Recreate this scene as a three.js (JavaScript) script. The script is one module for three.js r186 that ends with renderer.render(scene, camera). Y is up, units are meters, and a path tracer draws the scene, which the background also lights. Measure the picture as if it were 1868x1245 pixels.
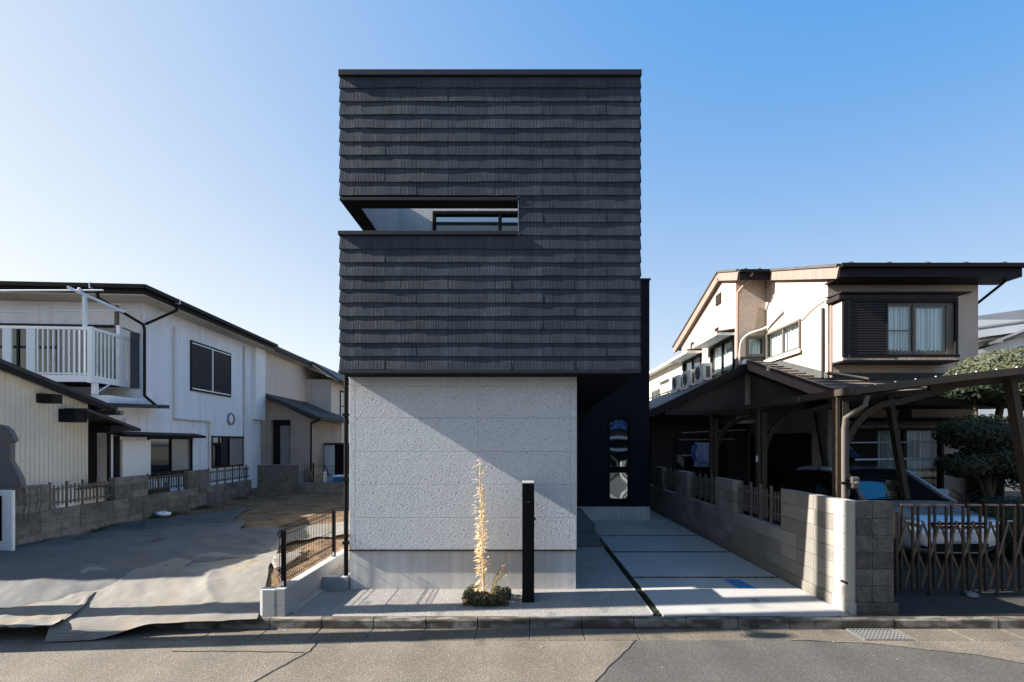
import * as THREE from 'three';
import { mergeGeometries } from 'three/addons/utils/BufferGeometryUtils.js';

// ---------------------------------------------------------------- camera, sky, sun, exposure
const EXPOSURE = 3.3;
const scene = new THREE.Scene();
const EYE = 2.03;                                   // eye height above the paved yard, metres
const VX = 955, VY = 808, F = 840;                  // principal point and focal length, in photograph pixels
const camera = new THREE.PerspectiveCamera(2 * Math.atan(VY / F) * 180 / Math.PI, 1910 / 1616, 0.1, 600);
camera.position.set(0, EYE, 0);
camera.lookAt(0, EYE, -10);
camera.setViewOffset(1910, 1616, 0, 0, 1868, 1245);
camera.updateProjectionMatrix();

const SUN = new THREE.Vector3(-1, 0.61, 0.066).normalize();
const sun = new THREE.DirectionalLight(new THREE.Color(1.0, 0.93, 0.83), 5);
sun.target.position.set(0, 0, -10); sun.position.copy(SUN).multiplyScalar(60).add(sun.target.position);
sun.castShadow = true; sun.shadow.radius = 1; sun.shadow.mapSize.set(4096, 4096);
Object.assign(sun.shadow.camera, { left: -30, right: 30, top: 30, bottom: -30, near: 1, far: 140 });
scene.add(sun, sun.target);

{ // clear winter sky: deep blue overhead and away from the sun, pale at the horizon and round the sun
  const W = 1024, H = 512, data = new Float32Array(W * H * 4);
  for (let j = 0; j < H; j++) {
    const up = ((j + 0.5) / H - 0.5) * Math.PI, y = Math.sin(up), e = Math.abs(up);
    for (let i = 0; i < W; i++) {
      const r = ((i + 0.5) / W - 0.5) * 2 * Math.PI, x = Math.cos(r) * Math.cos(up), z = Math.sin(r) * Math.cos(up);
      const g = Math.acos(Math.min(1, x * SUN.x + y * SUN.y + z * SUN.z));
      const t = Math.exp(-e / 0.40), a = Math.exp(-Math.max(0.12, g) / 0.80);
      const k = up < 0 ? 0.35 : 1, o = (j * W + i) * 4;
      data[o] = k * Math.max(0.03, -0.272 + 1.20 * t + 1.42 * a) / EXPOSURE;
      data[o + 1] = k * (0.081 + 0.95 * t + 1.045 * a) / EXPOSURE;
      data[o + 2] = k * (0.719 + 0.357 * t + 0.332 * a) / EXPOSURE;
      data[o + 3] = 1;
    }
  }
  const t = new THREE.DataTexture(data, W, H, THREE.RGBAFormat, THREE.FloatType);
  t.mapping = THREE.EquirectangularReflectionMapping; t.magFilter = t.minFilter = THREE.LinearFilter; t.needsUpdate = true;
  scene.background = t; scene.environment = t;
}
const renderer = new THREE.WebGLRenderer({ antialias: true });
renderer.toneMapping = THREE.LinearToneMapping;
renderer.toneMappingExposure = EXPOSURE;
renderer.shadowMap.enabled = true;

// ---------------------------------------------------------------- random numbers and tiling noise
function rng(seed) { let s = seed >>> 0; return () => { s = (s + 0x6D2B79F5) >>> 0; let t = s; t = Math.imul(t ^ (t >>> 15), t | 1); t ^= t + Math.imul(t ^ (t >>> 7), t | 61); return ((t ^ (t >>> 14)) >>> 0) / 4294967296; }; }
function hash(x, y, s) { let h = Math.imul(x, 374761393) ^ Math.imul(y, 668265263) ^ Math.imul(s, 2147483647 ^ 0x5bd1e995); h = Math.imul(h ^ (h >>> 13), 1274126177); return ((h ^ (h >>> 16)) >>> 0) / 4294967296; }
const mod = (a, n) => ((a % n) + n) % n;
function vn(x, y, px, py, s) {                       // value noise with periods px, py
  const ix = Math.floor(x), iy = Math.floor(y), fx = x - ix, fy = y - iy, u = fx * fx * (3 - 2 * fx), v = fy * fy * (3 - 2 * fy);
  const a = hash(mod(ix, px), mod(iy, py), s), b = hash(mod(ix + 1, px), mod(iy, py), s), c = hash(mod(ix, px), mod(iy + 1, py), s), d = hash(mod(ix + 1, px), mod(iy + 1, py), s);
  return a + (b - a) * u + (c - a) * v + (a - b - c + d) * u * v;
}
function fbm(u, v, f, oct, s, fy = f) { let r = 0, a = 0.5, t = 0; for (let i = 0; i < oct; i++) { r += a * vn(u * f, v * fy, f, fy, s + i * 17); t += a; a *= 0.5; f *= 2; fy *= 2; } return r / t; }
function cells(u, v, n, s) {                         // distance to the nearest scattered point, and that point's own number
  const x = u * n, y = v * n, ix = Math.floor(x), iy = Math.floor(y); let best = 9, id = 0;
  for (let b = -1; b < 2; b++) for (let a = -1; a < 2; a++) {
    const cx = mod(ix + a, n), cy = mod(iy + b, n), dx = ix + a + hash(cx, cy, s) - x, dy = iy + b + hash(cx, cy, s + 1) - y, d = dx * dx + dy * dy;
    if (d < best) { best = d; id = hash(cx, cy, s + 2); }
  }
  return [Math.sqrt(best), id];
}
const s8 = (l) => { l = Math.max(0, Math.min(1, l)); return Math.round(255 * (l <= 0.0031308 ? 12.92 * l : 1.055 * Math.pow(l, 1 / 2.4) - 0.055)); };
function tex(n, metres, fn, colour) {                // fn(u, v) -> grey or [r, g, b], linear
  const d = new Uint8Array(n * n * 4);
  for (let j = 0; j < n; j++) for (let i = 0; i < n; i++) {
    const c = fn((i + 0.5) / n, (j + 0.5) / n), o = (j * n + i) * 4;
    for (let k = 0; k < 3; k++) { const l = Array.isArray(c) ? c[k] : c; d[o + k] = colour ? s8(l) : Math.round(255 * Math.max(0, Math.min(1, l))); }
    d[o + 3] = 255;
  }
  const t = new THREE.DataTexture(d, n, n);
  t.wrapS = t.wrapT = THREE.RepeatWrapping; t.magFilter = THREE.LinearFilter; t.minFilter = THREE.LinearMipmapLinearFilter; t.generateMipmaps = true;
  t.repeat.set(1 / metres, 1 / metres);
  if (colour) t.colorSpace = THREE.SRGBColorSpace;
  t.needsUpdate = true;
  return t;
}
const clamp = (x, a = 0, b = 1) => Math.max(a, Math.min(b, x)), lerp = (a, b, t) => a + (b - a) * t, sstep = (a, b, x) => { const t = clamp((x - a) / (b - a)); return t * t * (3 - 2 * t); };

// ---------------------------------------------------------------- textures
const T = {};
T.mottle = tex(512, 2.2, (u, v) => 0.62 + 0.5 * (fbm(u, v, 4, 6, 3) - 0.5) + 0.34 * (fbm(u, v, 48, 3, 9) - 0.3), true);
T.mottle2 = tex(512, 5.1, (u, v) => 0.66 + 0.75 * (fbm(u, v, 3, 7, 21) - 0.5), true);
T.grain = tex(512, 0.5, (u, v) => fbm(u, v, 60, 3, 31));
T.asphalt = tex(1024, 1.05, (u, v) => { const [d, id] = cells(u, v, 130, 5); const st = d < 0.46 ? 0.38 + 0.62 * id * id : 0.22; const k = 0.86 + 0.5 * (fbm(u, v, 3, 5, 2) - 0.5); return [st * k * 1.02, st * k, st * k * 0.95]; }, true);
T.asphaltBump = tex(1024, 1.05, (u, v) => { const [d] = cells(u, v, 130, 5); return 0.6 * (1 - sstep(0.1, 0.6, d)) + 0.3 * fbm(u, v, 20, 3, 4); });
T.aggregate = tex(1024, 0.8, (u, v) => { const [d, id] = cells(u, v, 110, 15); const st = d < 0.45 ? 0.24 + 0.80 * id : 0.24; const k = 0.9 + 0.3 * (fbm(u, v, 3, 4, 2) - 0.5); return [st * k, st * k * 0.985, st * k * 0.97]; }, true);
T.aggregateBump = tex(1024, 0.8, (u, v) => { const [d] = cells(u, v, 110, 15); return 1 - sstep(0.05, 0.62, d); });
T.concrete = tex(512, 1.9, (u, v) => 0.72 + 0.30 * (fbm(u, v, 3, 6, 41) - 0.5) + 0.10 * (fbm(u, v, 90, 2, 42) - 0.5) - (cells(u, v, 40, 43)[0] < 0.07 ? 0.12 : 0), true);
T.concreteBump = tex(512, 1.9, (u, v) => 0.5 * fbm(u, v, 30, 4, 44) - (cells(u, v, 40, 43)[0] < 0.07 ? 0.3 : 0) + 0.3);
T.formed = tex(512, 2.4, (u, v) => 0.70 + 0.22 * (fbm(u, v, 40, 3, 51, 3) - 0.5) + 0.34 * (fbm(u, v, 4, 6, 52) - 0.5), true);    // rendered plinth, streaked by the trowel
T.block = tex(512, 0.8, (u, v) => { const p = cells(u, v, 46, 61), q = cells(u, v, 17, 63); return clamp(0.62 + 0.5 * (fbm(u, v, 10, 5, 62) - 0.5) + 0.25 * (fbm(u, v, 120, 2, 64) - 0.5) - (p[0] < 0.25 && p[1] > 0.35 ? 0.42 : 0) - (q[0] < 0.14 && q[1] > 0.5 ? 0.5 : 0), 0.04); }, true);
T.blockBump = tex(512, 0.8, (u, v) => { const p = cells(u, v, 46, 61), q = cells(u, v, 17, 63); return clamp(0.6 + 0.5 * (fbm(u, v, 60, 3, 65) - 0.5) - (p[0] < 0.22 && p[1] > 0.45 ? 0.45 : 0) - (q[0] < 0.10 && q[1] > 0.6 ? 0.55 : 0)); });
T.stain = tex(512, 3.1, (u, v) => { const m = sstep(0.38, 0.60, fbm(u, v, 9, 6, 71, 20)), k = 0.75 + 0.4 * (fbm(u, v, 60, 3, 72) - 0.5); return [k * lerp(1, 0.30, m), k * lerp(1, 0.28, m), k * lerp(1, 0.25, m)]; }, true);      // weathered, mouldy concrete
const pit = (u, v) => { const a = cells(u, v, 23, 81), b = cells(u, v, 61, 84); return (a[0] < 0.10 + 0.10 * (a[1] - 0.7) && a[1] > 0.66 ? 1 : 0) + (b[0] < 0.17 && b[1] > 0.80 ? 0.8 : 0); };
T.siding = tex(1024, 1.15, (u, v) => { const p = pit(u, v), c = 0.80 + 0.24 * (fbm(u, v, 80, 3, 82) - 0.5) + 0.06 * (fbm(u, v, 5, 4, 87) - 0.5); return p > 0.9 ? [0.12, 0.11, 0.10] : p > 0 ? [0.42, 0.40, 0.37] : [c, c * 0.995, c * 0.975]; }, true);
T.sidingBump = tex(1024, 1.15, (u, v) => clamp(0.42 + 0.95 * (fbm(mod(u + v, 1), mod(u - v, 1), 34, 2, 83, 72) - 0.5) + 0.55 * (fbm(u, v, 80, 3, 86) - 0.5) - 0.45 * pit(u, v)));
T.shingle = tex(512, 0.62, (u, v) => 0.60 + 0.62 * (fbm(u, v, 120, 2, 91, 3) - 0.5) + 0.25 * (fbm(u, v, 5, 4, 92) - 0.5), true);
T.shingleBump = tex(1024, 0.62, (u, v) => clamp(0.5 + 0.9 * (fbm(u, v, 92, 2, 93, 2) - 0.5) + 0.35 * (fbm(u, v, 24, 2, 94, 4) - 0.5)));
T.stuccoBump = tex(512, 0.7, (u, v) => clamp(fbm(u, v, 14, 4, 101) * 0.8 + 0.35 * (1 - sstep(0.1, 0.7, cells(u, v, 26, 102)[0]))));
T.plasterBump = tex(512, 0.9, (u, v) => fbm(u, v, 34, 3, 105, 44));
T.plaster = tex(512, 2.6, (u, v) => clamp(0.86 + 0.10 * (fbm(u, v, 60, 3, 107) - 0.5) + 0.10 * (fbm(u, v, 12, 5, 108, 2) - 0.5) - 0.09 * sstep(0.58, 0.8, fbm(u, v, 26, 5, 109, 2))), true);
T.soil = tex(512, 1.7, (u, v) => { const k = 0.5 + 0.9 * (fbm(u, v, 5, 7, 111) - 0.5) + 0.3 * (fbm(u, v, 60, 2, 112) - 0.5), w = fbm(u, v, 3, 4, 113); return [k * lerp(0.95, 1, w), k * lerp(0.62, 0.74, w), k * lerp(0.34, 0.48, w)]; }, true);
T.soilBump = tex(512, 1.7, (u, v) => fbm(u, v, 12, 6, 114));
T.sheet = tex(1024, 1.6, (u, v) => { const wv = 0.95 * Math.sin((u + v) * Math.PI * 2 * 32) * Math.sin((u - v) * Math.PI * 2 * 32), dirt = fbm(u, v, 3, 6, 121), k = 0.66 + 0.22 * wv + 0.34 * (dirt - 0.5), w = sstep(0.56, 0.80, fbm(u, v, 4, 5, 122)); return [k * lerp(0.98, 1.06, w), k * lerp(0.97, 0.93, w), k * lerp(0.96, 0.80, w)]; }, true);
T.sheetBump = tex(1024, 1.6, (u, v) => 0.5 + 0.40 * Math.sin((u + v) * Math.PI * 2 * 32) * Math.sin((u - v) * Math.PI * 2 * 32) + 0.5 * (fbm(u, v, 12, 5, 124) - 0.5));
T.brushed = tex(512, 1.2, (u, v) => 0.72 + 0.36 * (fbm(u, v, 70, 3, 131, 2) - 0.5), true);
T.lap = tex(256, 0.8, (u, v) => { const y = (v * 12) % 1; return clamp(y * 0.75 + 0.25 * fbm(u, v, 40, 2, 141)) * (y > 0.93 ? 0.1 : 1); });
T.curtain = tex(256, 0.6, (u, v) => 0.7 + 0.3 * Math.sin(u * 37.7 + 1.5 * Math.sin(u * 12.57)) * 0.8 + 0.1 * (fbm(u, v, 8, 3, 151) - 0.5), false);

// ---------------------------------------------------------------- materials
const C = (r, g, b) => new THREE.Color().setRGB(r, g, b);
function mat(rgb, rough = 0.85, o = {}) {
  const { bump, scale = 0.004, phys, ...rest } = o;
  const m = new (phys ? THREE.MeshPhysicalMaterial : THREE.MeshStandardMaterial)({ color: C(...rgb), roughness: rough, ...rest, ...(phys || {}) });
  if (bump) { m.bumpMap = bump; m.bumpScale = scale; }
  return m;
}
const M = {
  road: mat([0.34, 0.30, 0.252], 0.92, { map: T.asphalt, bump: T.asphaltBump, scale: 0.0022 }),
  roadDark: mat([0.185, 0.176, 0.166], 0.92, { map: T.asphalt, bump: T.asphaltBump, scale: 0.003 }),
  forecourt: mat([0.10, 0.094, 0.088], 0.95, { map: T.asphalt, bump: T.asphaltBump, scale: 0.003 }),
  tar: mat([0.02, 0.019, 0.018], 0.9, { map: T.mottle }),
  gutter: mat([0.29, 0.25, 0.20], 0.95, { map: T.asphalt, bump: T.asphaltBump, scale: 0.002 }),
  kerb: mat([0.27, 0.243, 0.215], 0.95, { map: T.stain, bump: T.concreteBump, scale: 0.004 }),
  yard: mat([0.60, 0.575, 0.55], 0.9, { map: T.aggregate, bump: T.aggregateBump, scale: 0.0025 }),
  slab: mat([0.44, 0.43, 0.415], 0.85, { map: T.concrete, bump: T.concreteBump, scale: 0.0012 }),
  plinth: mat([0.82, 0.79, 0.75], 0.85, { map: T.formed, bump: T.concreteBump, scale: 0.002 }),
  ground: mat([0.16, 0.14, 0.11], 1, { map: T.mottle2 }),
  soil: mat([0.27, 0.235, 0.19], 1, { map: T.soil, bump: T.soilBump, scale: 0.06 }),
  sheet: mat([0.115, 0.118, 0.126], 0.8, { map: T.sheet, bump: T.sheetBump, scale: 0.004, side: THREE.DoubleSide }),  // sheets in the shaded part of the lot; shade lowered into the colour
  sheetSunlit: mat([0.25, 0.235, 0.208], 0.85, { map: T.sheet, bump: T.sheetBump, scale: 0.004, side: THREE.DoubleSide }),  // paler copy for sheets in the sun, sunlight painted into the colour
  sheetShaded: mat([0.075, 0.08, 0.09], 0.8, { map: T.sheet, bump: T.sheetBump, scale: 0.004, side: THREE.DoubleSide }),  // darkest copy, shade by the old wall painted into the colour
  newBlock: mat([0.42, 0.42, 0.415], 0.9, { map: T.concrete, bump: T.blockBump, scale: 0.001 }),
  block: [0, 1, 2].map((i) => mat([[0.30, 0.28, 0.25], [0.25, 0.232, 0.205], [0.345, 0.32, 0.29]][i], 0.95, { map: T.concrete, bump: T.blockBump, scale: 0.003 })),
  oldBlock: [0, 1, 2].map((i) => mat([[0.17, 0.155, 0.135], [0.135, 0.124, 0.108], [0.20, 0.182, 0.157]][i], 0.97, { map: T.block, bump: T.blockBump, scale: 0.008 })),
  greyBlock: [0, 1, 2].map((i) => mat([[0.22, 0.212, 0.20], [0.17, 0.165, 0.155], [0.27, 0.26, 0.245]][i], 0.97, { map: T.block, bump: T.blockBump, scale: 0.004 })),
  whitewash: mat([0.42, 0.42, 0.41], 0.9, { map: T.concrete, bump: T.stuccoBump, scale: 0.006 }),
  mortar: mat([0.17, 0.16, 0.145], 1, { map: T.mottle }),
  siding: mat([0.625, 0.65, 0.69], 0.85, { map: T.siding, bump: T.sidingBump, scale: 0.0015 }),
  sidingInner: mat([0.70, 0.70, 0.70], 0.85, { map: T.siding, bump: T.sidingBump, scale: 0.002 }),
  shingle: [0, 1, 2].map((i) => mat([[0.056, 0.070, 0.094], [0.048, 0.062, 0.086], [0.065, 0.078, 0.101]][i], 0.7, { map: T.shingle, bump: T.shingleBump, scale: 0.0022, phys: { specularIntensity: 0.35 } })),
  black: mat([0.016, 0.019, 0.025], 0.55, { phys: { specularIntensity: 0.5 } }),
  blackMatt: mat([0.006, 0.0065, 0.008], 0.75, { phys: { specularIntensity: 0.22 } }),
  darkWall: mat([0.014, 0.017, 0.024], 0.8, { map: T.mottle, bump: T.plasterBump, scale: 0.002, phys: { specularIntensity: 0.3 } }),
  tile: mat([0.16, 0.16, 0.165], 0.7, { map: T.mottle }),
  glass: mat([0.9, 0.95, 0.95], 0.02, { phys: { transmission: 1, thickness: 0, ior: 1.5 } }),
  darkGlass: mat([0.012, 0.014, 0.017], 0.03, { phys: { ior: 1.75, specularIntensity: 1 } }),
  mirrorGlass: mat([0.012, 0.014, 0.017], 0.03, { phys: { ior: 2.3 } }),
  coatedGlass: mat([0.34, 0.37, 0.40], 0.03, { metalness: 1 }),
  coatedGrey: mat([0.30, 0.34, 0.38], 0.03, { metalness: 1 }),
  frosted: mat([0.33, 0.34, 0.33], 0.25, { map: T.mottle2 }),
  curtain: mat([0.92, 0.94, 0.97], 0.9, { map: T.curtain }),
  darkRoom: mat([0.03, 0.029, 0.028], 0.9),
  white: mat([0.78, 0.78, 0.76], 0.6),
  paleBlue: mat([0.60, 0.66, 0.72], 0.35, { metalness: 0.1 }),
  alu: mat([0.68, 0.71, 0.75], 0.35, { metalness: 0.25 }),
  blueWhite: mat([0.90, 0.92, 0.97], 0.9, { map: T.plaster, bump: T.plasterBump, scale: 0.006 }),
  cream: mat([0.86, 0.81, 0.70], 0.75, { map: T.mottle2 }),
  creamPipe: mat([0.66, 0.645, 0.61], 0.6),
  soffit: mat([0.62, 0.57, 0.48], 0.9, { map: T.mottle2 }),
  brown: mat([0.036, 0.026, 0.024], 0.6, { map: T.brushed, phys: { specularIntensity: 0.5 } }),
  darkBrown: mat([0.012, 0.0105, 0.011], 0.6, { map: T.brushed, phys: { specularIntensity: 0.4 } }),
  roofDark: mat([0.035, 0.035, 0.04], 0.6, { map: T.mottle }),
  roofGrey: mat([0.10, 0.105, 0.11], 0.6, { map: T.mottle }),
  pinkTile: mat([0.74, 0.65, 0.585], 0.75, { map: T.plaster, bump: T.lap, scale: 0.02 }),
  pinkPaint: mat([0.36, 0.235, 0.20], 0.7, { map: T.brushed }),
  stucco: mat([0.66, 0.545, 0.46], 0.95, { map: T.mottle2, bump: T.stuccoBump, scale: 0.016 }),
  stuccoDark: mat([0.075, 0.06, 0.05], 0.95, { map: T.mottle2, bump: T.stuccoBump, scale: 0.016 }),  // dark stucco copy; under the lower roof the shade is in the colour
  creamHouse: mat([0.74, 0.70, 0.62], 0.9, { map: T.mottle2 }),
  iron: mat([0.060, 0.047, 0.038], 0.6, { map: T.brushed }),
  ironGrey: mat([0.15, 0.128, 0.108], 0.6, { map: T.brushed }),
  gate: mat([0.080, 0.055, 0.042], 0.5, { map: T.brushed, phys: { specularIntensity: 0.6 } }),
  gateBarSunlit: mat([0.17, 0.115, 0.085], 0.5, { map: T.brushed }),  // gate brown lightened, so sun on the lattice is painted in
  gateTopSunlit: mat([0.42, 0.27, 0.21], 0.6, { map: T.brushed }),  // paler gate brown: sunlight on the loop tops is put into the colour
  carport: mat([0.072, 0.056, 0.043], 0.6, { map: T.brushed, phys: { specularIntensity: 0.5 } }),
  carportPlate: mat([0.035, 0.03, 0.026], 0.5),
  carPaint: mat([0.55, 0.59, 0.65], 0.26, { phys: { metalness: 0.45, clearcoat: 1, clearcoatRoughness: 0.04 } }),
  chrome: mat([0.75, 0.76, 0.78], 0.12, { metalness: 1 }),
  rubber: mat([0.015, 0.015, 0.015], 0.85),
  lens: mat([0.62, 0.64, 0.66], 0.08, { metalness: 0.6 }),
  plate: mat([0.62, 0.64, 0.63], 0.6),
  plateInk: mat([0.02, 0.06, 0.03], 0.7),
  leaf: [0, 1, 2].map((i) => mat([[0.040, 0.050, 0.016], [0.026, 0.036, 0.012], [0.052, 0.052, 0.016]][i], 0.7, { side: THREE.DoubleSide })),
  leafDark: [0, 1, 2].map((i) => mat([[0.012, 0.022, 0.010], [0.016, 0.027, 0.011], [0.024, 0.034, 0.012]][i], 0.7, { side: THREE.DoubleSide })),
  moss: mat([0.035, 0.050, 0.018], 0.9, { side: THREE.DoubleSide }),
  straw: mat([0.72, 0.50, 0.23], 0.8, { phys: { transmission: 0.3, thickness: 0 }, side: THREE.DoubleSide }),
  strawPale: mat([0.80, 0.64, 0.40], 0.8, { phys: { transmission: 0.3, thickness: 0 }, side: THREE.DoubleSide }),
  cane: mat([0.60, 0.45, 0.24], 0.6),
  fern: mat([0.38, 0.27, 0.035], 0.7, { phys: { transmission: 0.3, thickness: 0 }, side: THREE.DoubleSide }),
  bark: mat([0.09, 0.06, 0.042], 0.95, { map: T.mottle }),
  blue: mat([0.02, 0.14, 0.35], 0.6),
  blueGlow: mat([0.10, 0.30, 0.72], 0.5),
  cloth: mat([0.22, 0.26, 0.36], 0.9, { side: THREE.DoubleSide }),
  clothBlue: mat([0.05, 0.12, 0.32], 0.9, { side: THREE.DoubleSide }),
  plastic: mat([0.72, 0.73, 0.75], 0.35, { side: THREE.DoubleSide }),
  stone: mat([0.28, 0.28, 0.29], 0.9, { map: T.mottle }),
  steel: mat([0.20, 0.20, 0.20], 0.5, { metalness: 0.5 }),
  poleConcrete: mat([0.42, 0.40, 0.37], 0.9, { map: T.concrete }),
  pot: mat([0.20, 0.11, 0.07], 0.9),
  cover: mat([0.15, 0.155, 0.17], 0.75, { map: T.mottle2 }),
};

// ---------------------------------------------------------------- shapes. Everywhere D is the distance from the camera into the picture, so z = -D
const V = (x, y, z) => new THREE.Vector3(x, y, z);
const at = (px, py, D) => V((px - VX) / F * D, EYE - (py - VY) / F * D, -D);          // a point seen at a photograph pixel, D metres in
const ax = (px, D) => (px - VX) / F * D, ay = (py, D) => EYE - (py - VY) / F * D, gd = (py, h = 0) => F * (EYE - h) / (py - VY);
function uvMetres(g) {                               // uv in metres on the plane each face lies nearest to
  g = g.index ? g.toNonIndexed() : g;
  for (const k of Object.keys(g.attributes)) if (!['position', 'normal'].includes(k)) g.deleteAttribute(k);
  if (!g.attributes.normal) g.computeVertexNormals();
  const p = g.attributes.position, uv = new Float32Array(p.count * 2), a = V(), b = V(), c = V();
  for (let i = 0; i < p.count; i += 3) {
    a.fromBufferAttribute(p, i); b.fromBufferAttribute(p, i + 1); c.fromBufferAttribute(p, i + 2);
    const n = b.clone().sub(a).cross(c.clone().sub(a)), x = Math.abs(n.x), y = Math.abs(n.y), z = Math.abs(n.z);
    [a, b, c].forEach((q, k) => { const o = (i + k) * 2; if (x >= y && x >= z) { uv[o] = q.z; uv[o + 1] = q.y; } else if (y >= z) { uv[o] = q.x; uv[o + 1] = q.z; } else { uv[o] = q.x; uv[o + 1] = q.y; } });
  }
  g.setAttribute('uv', new THREE.BufferAttribute(uv, 2));
  return g;
}
const used = {};
function numbered(name) { const n = used[name] = (used[name] ?? -1) + 1; return n ? name + '_' + String(n).padStart(3, '0') : name; }
function tag(o, label, category, group, kind) { o.userData.label = label; o.userData.category = category; if (group) o.userData.group = group; if (kind) o.userData.kind = kind; return o; }
function mesh(name, geos, m, parent, keep) {
  const list = [].concat(geos).map((g) => keep ? g : uvMetres(g)), g = list.length > 1 ? mergeGeometries(list) : list[0];
  const o = new THREE.Mesh(g, m); o.name = parent ? name : numbered(name); (parent || scene).add(o); return o;
}
function thing(name, label, category, group) { const o = new THREE.Group(); o.name = numbered(name); scene.add(o); return tag(o, label, category, group); }
function struct(name, geos, m) { const o = mesh(name, geos, m); o.userData.kind = 'structure'; return o; }
function structGroup(name) { const o = new THREE.Group(); o.name = numbered(name); scene.add(o); o.userData.kind = 'structure'; return o; }
const stuff = (o) => { o.userData.kind = 'stuff'; return o; };

function box(x0, x1, y0, y1, D0, D1) { const g = new THREE.BoxGeometry(Math.abs(x1 - x0), Math.abs(y1 - y0), Math.abs(D1 - D0)); g.translate((x0 + x1) / 2, (y0 + y1) / 2, -(D0 + D1) / 2); return g; }
function cbox(x0, x1, y0, y1, D0, D1, c = 0.006) {   // box with chamfered edges, 44 triangles
  const h = [(x1 - x0) / 2, (y1 - y0) / 2, (D1 - D0) / 2], m = [(x0 + x1) / 2, (y0 + y1) / 2, -(D0 + D1) / 2], pos = [];
  const pt = (a, s) => h.map((v, k) => s[k] * (k === a ? v : v - c));                  // corner s, on the face across axis a
  const tri = (p, q, r) => { const n = [0, 1, 2].map((k) => p[k] + q[k] + r[k]), u = q.map((v, k) => v - p[k]), w = r.map((v, k) => v - p[k]); const cr = [u[1] * w[2] - u[2] * w[1], u[2] * w[0] - u[0] * w[2], u[0] * w[1] - u[1] * w[0]]; (cr[0] * n[0] + cr[1] * n[1] + cr[2] * n[2] >= 0 ? [p, q, r] : [p, r, q]).forEach((v) => pos.push(v[0] + m[0], v[1] + m[1], v[2] + m[2])); };
  for (let a = 0; a < 3; a++) { const b = (a + 1) % 3, d = (a + 2) % 3; for (const s of [-1, 1]) {
    const k = (i, j) => { const v = [0, 0, 0]; v[a] = s; v[b] = i; v[d] = j; return v; };
    const q = [pt(a, k(-1, -1)), pt(a, k(1, -1)), pt(a, k(1, 1)), pt(a, k(-1, 1))]; tri(q[0], q[1], q[2]); tri(q[0], q[2], q[3]);
    for (const t of [-1, 1]) { const e = (j) => { const v = [0, 0, 0]; v[a] = s; v[b] = t; v[d] = j; return v; }; const r = [pt(a, e(-1)), pt(a, e(1)), pt(b, e(1)), pt(b, e(-1))]; tri(r[0], r[1], r[2]); tri(r[0], r[2], r[3]); }
  } }
  for (const i of [-1, 1]) for (const j of [-1, 1]) for (const k of [-1, 1]) tri(pt(0, [i, j, k]), pt(1, [i, j, k]), pt(2, [i, j, k]));
  const g = new THREE.BufferGeometry(); g.setAttribute('position', new THREE.Float32BufferAttribute(pos, 3)); g.computeVertexNormals(); return g;
}
const BASIS = { dy: [V(0, 0, -1), V(0, 1, 0), V(1, 0, 0)], xd: [V(1, 0, 0), V(0, 0, -1), V(0, 1, 0)] };
function ext(plane, pts, a, b, holes = []) {         // polygon 'xy' pushed from D=a to D=b, 'dy' from x=a to x=b, 'xd' from y=a to y=b
  const s = new THREE.Shape(pts.map((p) => new THREE.Vector2(...p)));
  for (const h of holes) s.holes.push(new THREE.Path(h.map((p) => new THREE.Vector2(...p))));
  const g = new THREE.ExtrudeGeometry(s, { depth: Math.abs(b - a), bevelEnabled: false, curveSegments: 8 });
  if (plane === 'xy') g.translate(0, 0, -Math.max(a, b));
  else { g.applyMatrix4(new THREE.Matrix4().makeBasis(...BASIS[plane])); plane === 'dy' ? g.translate(Math.min(a, b), 0, 0) : g.translate(0, Math.min(a, b), 0); }
  return g;
}
function slabOf(pts, th) {                           // a flat piece of thickness th below the four or more given corners
  const n = pts[1].clone().sub(pts[0]).cross(pts[2].clone().sub(pts[0])).normalize(); if (n.y < 0) n.negate();
  const low = pts.map((p) => p.clone().addScaledVector(n, -th)), pos = [], put = (...v) => v.forEach((p) => pos.push(p.x, p.y, p.z)), N = pts.length;
  const up = pts[1].clone().sub(pts[0]).cross(pts[2].clone().sub(pts[0])).dot(n) > 0;
  for (let i = 1; i < N - 1; i++) { up ? put(pts[0], pts[i], pts[i + 1]) : put(pts[0], pts[i + 1], pts[i]); up ? put(low[0], low[i + 1], low[i]) : put(low[0], low[i], low[i + 1]); }
  for (let i = 0; i < N; i++) { const j = (i + 1) % N; up ? put(pts[i], low[i], low[j], pts[i], low[j], pts[j]) : put(pts[i], low[j], low[i], pts[i], pts[j], low[j]); }
  const g = new THREE.BufferGeometry(); g.setAttribute('position', new THREE.Float32BufferAttribute(pos, 3)); g.computeVertexNormals(); return g;
}
function beam(p, q, w, h) {                          // square bar from p to q, w wide and h high
  const d = q.clone().sub(p), g = new THREE.BoxGeometry(w, h, d.length()), m = new THREE.Matrix4().lookAt(q, p, Math.abs(d.clone().normalize().y) > 0.98 ? V(0, 0, 1) : V(0, 1, 0));
  m.setPosition(p.clone().add(q).multiplyScalar(0.5)); g.applyMatrix4(m); return g;
}
function bar(p, q, r, n = 8, r2 = r) { const d = q.clone().sub(p), g = new THREE.CylinderGeometry(r2, r, d.length(), n); g.applyQuaternion(new THREE.Quaternion().setFromUnitVectors(V(0, 1, 0), d.clone().normalize())); g.translate((p.x + q.x) / 2, (p.y + q.y) / 2, (p.z + q.z) / 2); return g; }
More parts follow.
